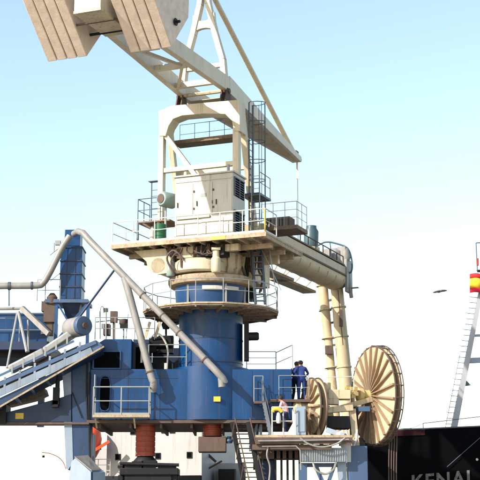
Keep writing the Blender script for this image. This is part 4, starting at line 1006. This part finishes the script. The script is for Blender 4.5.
# forecastle rail
mb = MB(); railing(mb, [V((xs(424), YS + .15, P(424, 431, YS).z - .2)), V((xs(482), YS + .15, P(482, 426, YS).z - .1))], h=.62, step=2.9, r=.022, mids=())
mb.path(curve_pts([P(400, 428.5, YS), P(412, 428, YS), P(424, 423, YS)]), .012, 5)
mb.build('bow_railing', 'darkrail', SH)
# deckhouse (turned a little so that its sunlit end shows)
dh = MB(); dy = 2.2
p0 = P(106, 476, YS + 1.6); p1 = P(202, 476, YS + .2); ztd = P(150, 405, YS + 1).z
e1 = (p1 - p0); e1.z = 0; L1 = e1.length; e1.normalize(); e2 = V((-e1.y, e1.x, 0))
dkh = MB().prism([V((p0.x, p0.y, zmd)), V((p1.x, p1.y, zmd)), V((p1.x, p1.y, ztd)), V((p0.x, p0.y, ztd))], e2 * 7).build('deckhouse', 'white', SH, bevel=.03)
def plane_pt(px, py):
    r_ = ray(px, py); nn = e2; k_ = (p0 - EYE).dot(nn) / r_.dot(nn); return EYE + r_ * k_
for px, py in ((110.5, 426), (133, 431.5), (118, 457), (158, 456), (189.5, 455), (164, 430), (172.3, 430)):
    c = plane_pt(px, py)
    f = MB().box(c - e2 * .02, (.30, .06, .34), (e1, e2, Z)).build('window', 'dark', dkh)
    MB().box(c - e2 * .055, (.22, .02, .26), (e1, e2, Z)).build('pane', 'black', f)
MB().box(V(((p0.x + p1.x) / 2, (p0.y + p1.y) / 2, zmd + .28)) - e2 * .2, (L1, .3, .25), (e1, e2, Z)).build('fender_strip', 'dark', dkh)
# stern wing, lower deck and rails beside the deckhouse
wg = MB().wbox(xs(84, YS + 2.5), xs(104, YS + 2.5), YS + 4.5, YS + 7.5, zmd, P(90, 448, YS + 4).z).build('stern_wing', 'white', SH)
window(97, 444, 100.5, 449, YS + 2.2, dkh); 
mb = MB(); railing(mb, [P(86, 476, YS + 1.5), P(110, 476, YS + 1.0)], h=.9, step=.6, r=.02, mids=(.33, .66)); mb.build('stern_railing', 'whiterail', SH)
lw = MB().wbox(xs(203.5), xs(246), YS + 2.5, YS + 6, zmd, P(220, 463, YS + 2.5).z).build('lower_house', 'white', SH, bevel=.02)
MB().wbox(xs(218), xs(236), YS + 1.6, YS + 2.45, zmd, P(220, 469, YS + 1.6).z).build('hatch_winch', 'dark', SH)
mb = MB()
mb.bar(P(203, 450, YS + 1.5), P(216, 462, YS + 1.5), .1, .14); mb.bar(P(206, 470, YS + 1.5), P(222, 461, YS + 1.5), .08, .1); 
mb.build('deck_ladder', 'rust', SH)
window(202.5, 466, 207, 471, YS + 2.45, lw)
# lifeboat
lc_ = P(91.5, 443, YS + 1.2)
LF = thing('lifeboat', lc_, 'orange red lifeboat hung at the stern end of the white deckhouse', 'lifeboat')
lx = V((.82, -.5, .28)).normalized(); ly = Z.cross(lx).normalized(); lzv = lx.cross(ly)
prof = [(-1.6, .02), (-1.45, .35), (-1.0, .6), (0, .72), (1.0, .6), (1.45, .35), (1.6, .02)]
mb = MB(); vs = []; fs = []; n = 12
for (h_, r_) in [(-.95, .03), (-.8, .35), (-.4, .52), (.2, .55), (.65, .42), (.9, .18), (.97, .03)]:
    for k in range(n): a = 2 * math.pi * k / n; vs.append(lc_ + V((.12, -.1, 1)).normalized() * h_ + V((1, 0, 0)) * math.cos(a) * r_ * 1.0 + V((0, 1, 0)) * math.sin(a) * r_ * 1.6)
for i in range(6):
    for k in range(n): fs.append((i * n + k, i * n + (k + 1) % n, (i + 1) * n + (k + 1) % n, (i + 1) * n + k))
fs += [tuple(range(n - 1, -1, -1)), tuple(6 * n + k for k in range(n))]
MB().add(vs, fs).build('hull', 'orange', LF)
MB().box(lc_ + V((-.05, -.78, .35)), (.35, .14, .3)).build('hatch', 'black', LF)
MB().bar(lc_ + V((-.35, -.7, -.8)), lc_ + V((1.05, -.7, .05)), .16, .16).build('davit_arm', 'orange', LF)
# foremast
MS = P(452, 427, YS + 3)
mast = MB(); 
top = P(488, 255, YS + 3); foot = P(453.5, 430, YS + 3)
mast.bar(foot, top, .34, .30, up=V((0, 1, 0)), w2=.2, h2=.2)
mo_ = mast.build('foremast', 'mast', SH)
mb = MB(); f2 = P(540, 425, YS + 3); mb.bar(f2, top + V((.25, 0, 0)), .34, .30, up=V((0, 1, 0)), w2=.2, h2=.2); mb.build('mast_leg', 'mast', mo_)
mb = MB()
for py, h_ in ((362, .3), (337, .12), (300, .1)):
    f = (430 - py) / 175; a = foot.lerp(top, f); b = f2.lerp(top, f); mb.bar(a, b, .2, h_)
build_each(mb, 'mast_crossbeam', 'pale', mo_)
mb = MB()
for k in range(30):
    f = k / 32; a = foot.lerp(top, f); mb.tube(a + V((-.12, -.1, 0)), a + V((-.52, -.1, .03)), .018, n=5)
    if k % 3 == 0: mb.tube(a + V((-.52, -.1, .03)), a + V((-.62, -.1, .09)), .012, n=5)
mb.tube(foot + V((-.5, -.1, 0)), foot.lerp(top, .42) + V((-.5, -.1, 0)), .015, n=5)
mb.prism([foot.lerp(top, .28) + V((.15, 0, 0)), foot.lerp(top, .25) + V((.5, 0, 0)), foot.lerp(top, .25) + V((.1, 0, -.05))], (0, .05, 0))
build_each(mb, 'ladder_rung', 'darkrail', mo_)
mb = MB(); mb.tube(P(477.5, 272, YS + 3), P(476, 243, YS + 3), .03); mb.tube(P(476, 243, YS + 3), P(490, 242, YS + 3), .03); mb.tube(P(490, 242, YS + 3), top, .03); mb.build('masthead_stay', 'slate', mo_)
mb = MB(); mb.box(P(477.6, 262, YS + 3), (.12, .12, .42)); mb.build('navigation_lamp', 'red', mo_)
MB().box(P(480, 271, YS + 2.8), (.3, .2, .12)).build('lamp_bracket', 'dark', mo_)
# flag
FLp = P(492, 284, YS + 2.6)
FL = thing('spanish_flag', FLp, 'red and yellow striped flag flying from the white foremast', 'flag')
def flagstrip(v0, v1, m):
    vs = []; fs = []; nx = 14; W_ = 22
    for i in range(nx + 1):
        f = i / nx; px = 492 - W_ * f; w = math.sin(f * 7) * .12
        for vv in (v0, v1):
            py = 275.5 + 1.0 * math.sin(f * 5 + 1) - 1.5 * f + 19 * vv + f * 0
            vs.append(P(px, py, YS + 2.6) + V((0, w, 0)))
    for i in range(nx): fs.append((2 * i, 2 * i + 1, 2 * i + 3, 2 * i + 2))
    b = MB().add(vs, fs); return b
for nm, v0, v1, m in (('stripe', 0, .25, 'flagred'), ('stripe', .25, .75, 'flagyellow'), ('stripe', .75, 1, 'flagred')):
    o = flagstrip(v0, v1, m).build(nm, m, FL); sd_ = o.modifiers.new('thick', 'SOLIDIFY'); sd_.thickness = .012
MB().tube(P(492, 273, YS + 2.6), P(492, 297, YS + 2.6), .015).build('hoist_rope', 'whiterail', FL)
# thin red cable at lower left
rc = thing('mooring_cable', P(43, 453, 62), 'thin red cable curving down beside the left portal column', 'cable')
MB().path(curve_pts([P(42, 452.5, 60), P(50, 453.5, 60), P(58, 457, 60), P(63, 462, 60), P(66, 469, 59.4)]), .018, 6).build('line', 'cablered', rc)
MB().box(P(43.5, 456.5, 60), (.1, .08, .1)).build('end_shackle', 'dark', rc)

# ------------------------------------------------------------------ gull
gc = P(440, 291.5, 45)
G = thing('gull', gc, 'small dark gull gliding in the empty sky right of the arm', 'bird')
vs = []; fs = []; nn = 10
sp_ = [(-.25, .012, 0, 0), (-.18, .026, .0, .006), (-.08, .03, -.01, .012), (0, .034, 0, .008), (.08, .03, -.01, .012), (.18, .026, 0, .006), (.25, .012, .02, .0)]
bx_ = V((.97, .2, .17)).normalized(); by_ = Z.cross(bx_).normalized(); bz_ = bx_.cross(by_)
for (x, th_, yy, zz) in sp_:
    ch = .06 if abs(x) > .2 else .085
    for k in range(nn): a = 2 * math.pi * k / nn; vs.append(gc + bx_ * x + by_ * (yy + ch * math.cos(a)) + bz_ * (zz + th_ * 1.25 * math.sin(a)))
for i in range(len(sp_) - 1):
    for k in range(nn): fs.append((i * nn + k, i * nn + (k + 1) % nn, (i + 1) * nn + (k + 1) % nn, (i + 1) * nn + k))
fs += [tuple(range(nn)), tuple((len(sp_) - 1) * nn + k for k in range(nn))]
mb = MB().add(vs, fs); mb.path([gc - by_ * .24, gc - by_ * .18, gc - by_ * .1, gc, gc + by_ * .14, gc + by_ * .22], [.008, .022, .028, .038, .028, .012], 10)
mb.build('body', 'bird', G)

# ------------------------------------------------------------------ people
def person(foot, face, label, J, mats, tall=1.0, hat=None, bag=None):
    """J: joints in the body frame (x right, y forward, z up, metres)"""
    t = thing('person', foot, label, 'person')
    fw = V((math.sin(face), math.cos(face), 0)); rt_ = V((fw.y, -fw.x, 0))
    def w(p): return (rt_ * p[0] + fw * p[1] + Z * p[2]) * tall
    names = list(J.keys()); idx = {k: i for i, k in enumerate(names)}
    rad = dict(pelvis=.155, waist=.14, chest=.175, shoulders=.12, neck=.062, chin=.085, head=.105, crown=.075,
               hipL=.11, kneeL=.078, ankL=.055, toeL=.045, shL=.078, elL=.052, wrL=.033, paL=.035)
    bmx = bpy.data.meshes.new('tmp')
    E = [('pelvis', 'waist'), ('waist', 'chest'), ('chest', 'shoulders'), ('shoulders', 'neck'), ('neck', 'chin'), ('chin', 'head'), ('head', 'crown')]
    for s in 'LR':
        E += [('pelvis', 'hip' + s), ('hip' + s, 'knee' + s), ('knee' + s, 'ank' + s), ('ank' + s, 'toe' + s), ('shoulders', 'sh' + s), ('sh' + s, 'el' + s), ('el' + s, 'wr' + s), ('wr' + s, 'pa' + s)]
    bmx.from_pydata([w(J[k]) for k in names], [(idx[a], idx[b]) for a, b in E], [])
    o = bpy.data.objects.new('tmp', bmx); COL.objects.link(o)
    m1 = o.modifiers.new('s', 'SKIN'); m2 = o.modifiers.new('u', 'SUBSURF'); m2.levels = 2; m2.render_levels = 2
    for k in names:
        r = rad.get(k, rad.get(k[:-1] + 'L', .05)) * tall; d_ = bmx.skin_vertices[0].data[idx[k]]
        fl = 1.0
        d_.radius = (r, r * (.8 if k in ('chest', 'waist', 'pelvis') else 1)); d_.use_root = (k == 'pelvis')
    bpy.context.view_layer.update()
    me = bpy.data.meshes.new_from_object(o.evaluated_get(bpy.context.evaluated_depsgraph_get())); bpy.data.objects.remove(o)
    for mm in mats: me.materials.append(M[mm])       # shirt, trousers, skin, shoes
    me.shade_smooth()
    jw = {k: w(J[k]) for k in names}
    zneck = jw['neck'].z; 
    def nearest(p):
        best = None
        for a, b in E:
            A_, B2 = jw[a], jw[b]; ab = B2 - A_; f = max(0, min(1, (p - A_).dot(ab) / ab.length_squared)); d2 = (p - (A_ + ab * f)).length
            if best is None or d2 < best[0]: best = (d2, a, b, f)
        return best
    for pf in me.polygons:
        _, a, b, f = nearest(pf.center)
        if a in ('neck', 'chin', 'head') : mi = 2
        elif a[:2] == 'wr' or (a[:2] == 'el' and f > .88): mi = 2
        elif a[:3] == 'ank' : mi = 3
        elif a[:3] in ('hip', 'kne') or b[:3] == 'hip' or (a == 'pelvis' and f < .3): mi = 1
        else: mi = 0
        pf.material_index = mi
    # fingers grow out of each palm, nose and ears out of the head (same mesh)
    ex = MB()
    for s, sg in (('L', -1), ('R', 1)):
        pa, wr = jw['pa' + s], jw['wr' + s]; d_ = (pa - wr).normalized(); sd2 = d_.cross(fw).normalized() if abs(d_.dot(fw)) < .9 else rt_; sd2 = sd2 if sd2.length > .1 else rt_
        cu = d_.cross(sd2).normalized()
        for i, (of, ln) in enumerate(((-.027, .062), (-.009, .074), (.009, .070), (.026, .055))):
            b0 = pa - d_ * .01 + sd2 * of; ex.path([b0, b0 + d_ * ln * .5, b0 + d_ * ln * .85 + cu * .018, b0 + d_ * ln + cu * .035], [.0095, .009, .0085, .006], 6)
        b0 = wr.lerp(pa, .45) + sd2 * -.022; ex.path([b0, b0 - sd2 * .028 + d_ * .025, b0 - sd2 * .032 + d_ * .055], [.011, .010, .007], 6)
    hd2 = jw['head']; hf = (V((0, 0, 0)) + fw); 
    look = J.get('look', None)
    ex.path([hd2 + hf * .085 + Z * .01, hd2 + hf * .118 - Z * .02, hd2 + hf * .09 - Z * .035], [.008, .013, .010], 6)
    for sg in (-1, 1): ex.lathe([(.02, -.01), (.028, 0), (.02, .01)], hd2 + rt_ * .098 * sg - Z * .01, rt_, 10)
    import bmesh
    bm = bmesh.new(); bm.from_mesh(me)
    bv = [bm.verts.new(v_) for v_ in ex.v]
    for f_ in ex.f:
        try: q = bm.faces.new([bv[i] for i in f_]); q.material_index = 2; q.smooth = True
        except ValueError: pass
    bm.to_mesh(me); bm.free()
    bo = bpy.data.objects.new('body', me); COL.objects.link(bo); bo.parent = t
    # hair cap
    hh = MB(); 
    prof_ = []
    for k in range(7): a = R(90 * k / 6); prof_.append((.118 * math.cos(a) + .002, .105 * math.sin(a)))
    hh.lathe([(.108, -.075)] + prof_, foot + hd2 + Z * .035 - fw * .016, Z + fw * -.25, 20); hh.build('hair', 'hair', t)
    # eyes, mouth
    ey = MB()
    for sg in (-1, 1): ey.lathe([(.011, 0), (.007, .008)], foot + hd2 + fw * .092 + rt_ * .034 * sg + Z * .012, fw, 8)
    ey.box(foot + hd2 + fw * .088 - Z * .058, (.04, .012, .008), (rt_, fw, Z)); ey.build('facial_features', 'hair', t)
    return t
base = dict(pelvis=(0, 0, .93), waist=(0, 0, 1.06), chest=(0, .01, 1.25), shoulders=(0, 0, 1.40), neck=(0, .0, 1.47), chin=(0, .02, 1.54), head=(0, .02, 1.62), crown=(0, .01, 1.69),
            hipL=(-.10, 0, .88), kneeL=(-.12, .03, .48), ankL=(-.13, 0, .08), toeL=(-.14, .15, .035), hipR=(.10, 0, .88), kneeR=(.12, .03, .48), ankR=(.13, 0, .08), toeR=(.14, .15, .035),
            shL=(-.18, 0, 1.39), elL=(-.25, -.02, 1.12), wrL=(-.24, .10, .90), paL=(-.24, .13, .83), shR=(.18, 0, 1.39), elR=(.25, -.02, 1.12), wrR=(.24, .10, .90), paR=(.24, .13, .83))
J1 = dict(base); J1.update(elR=(.34, .12, 1.16), wrR=(.30, .36, 1.10), paR=(.29, .44, 1.10), elL=(-.30, .15, 1.14), wrL=(-.24, .36, 1.08), paL=(-.23, .44, 1.08), chest=(0, .06, 1.25), shoulders=(0, .09, 1.39), neck=(0, .11, 1.46), chin=(0, .14, 1.52), head=(0, .16, 1.60), crown=(0, .16, 1.67), shL=(-.19, .09, 1.38), shR=(.19, .09, 1.38))
pz1 = wz2
person(V((xof(301.8, 59.0), 59.0, pz1)), R(-15), 'person in blue overalls seen from behind, the nearer of the pair on the walkway', J1, ['overall', 'overall', 'skin', 'shoe'], 1.05)
J2 = dict(J1); J2.update(kneeL=(-.13, .12, .50), ankL=(-.14, .02, .1))
person(V((xof(295.8, 59.6), 59.7, pz1)), R(25), 'person in dark overalls half hidden behind the other worker at the blue wall', J2, ['overall', 'denim', 'skin', 'shoe'], 1.07)
J3 = dict(base); J3.update(elL=(-.24, .20, 1.15), wrL=(-.16, .40, 1.10), paL=(-.15, .47, 1.10), elR=(.24, .20, 1.15), wrR=(.18, .42, 1.10), paR=(.17, .49, 1.10), chest=(0, .08, 1.24), shoulders=(0, .13, 1.37), neck=(0, .16, 1.44), chin=(0, .20, 1.49), head=(0, .23, 1.57), crown=(0, .23, 1.64), shL=(-.18, .13, 1.36), shR=(.18, .13, 1.36))
person(V((xof(285.5, 57.75), 57.75, lowz)), R(-75), 'person in pink shirt and navy trousers leaning at the white platform railing', J3, ['pink', 'denim', 'skin', 'shoe'], 1.03)
# yellow bag lying over the rail
bg = thing('yellow_bag', P(276.5, 411.5, 57.3), 'yellow cloth bag lying over the white railing beside the pink shirt', 'bag')
vs = []; mb = MB()
mb.path(curve_pts([P(272.5, 412, 57.3), P(274, 409.6, 57.3), P(278, 409.2, 57.3), P(281, 410.8, 57.3), P(282, 412, 57.3)]), .085, 10); mb.build('cloth', 'yellow', bg)
bg2 = thing('white_sack', P(278.5, 418, 57.2), 'small cream sack hanging on the white platform railing', 'sack')
MB().lathe([(.03, .24), (.07, .2), (.1, .05), (.11, -.12), (.08, -.22), (.02, -.24)], P(278.5, 418, 57.15), Z, 14).build('sack_cloth', 'whiterail', bg2)

# ------------------------------------------------------------------ camera, world, light
cam = bpy.data.cameras.new('camera'); co = bpy.data.objects.new('camera', cam); COL.objects.link(co)
co.location = EYE; co.rotation_euler = (math.pi / 2 + TH, 0, 0); cam.sensor_width = 36; cam.angle = 2 * math.atan(240 / F); cam.clip_end = 8000; cam.clip_start = .5
sc = bpy.context.scene; sc.camera = co
SUN_AZ = V((-.78, -.62, 0)).normalized(); EL = R(32)
wd = bpy.data.worlds.new('World'); sc.world = wd; wd.use_nodes = True; nt = wd.node_tree
bgn = nt.nodes['Background']; sky = nt.nodes.new('ShaderNodeTexSky'); sky.sky_type = 'NISHITA'; sky.sun_disc = False
sky.sun_elevation = EL; sky.sun_rotation = math.atan2(SUN_AZ.x, SUN_AZ.y); sky.air_density = 1.25; sky.dust_density = .7; sky.ozone_density = .2
nt.links.new(sky.outputs[0], bgn.inputs[0]); bgn.inputs[1].default_value = .15
sl = bpy.data.lights.new('sun', 'SUN'); so = bpy.data.objects.new('sun', sl); COL.objects.link(so)
sl.energy = 4.2; sl.angle = R(.53); sl.color = (1, .95, .86)
sd3 = V((SUN_AZ.x * math.cos(EL), SUN_AZ.y * math.cos(EL), math.sin(EL)))
so.rotation_euler = sd3.to_track_quat('Z', 'Y').to_euler(); so.location = (-30, -20, 40)
sc.view_settings.view_transform = 'Standard'; sc.view_settings.look = 'None'; sc.view_settings.gamma = 1; sc.view_settings.exposure = .93
sc.view_settings.use_curve_mapping = False
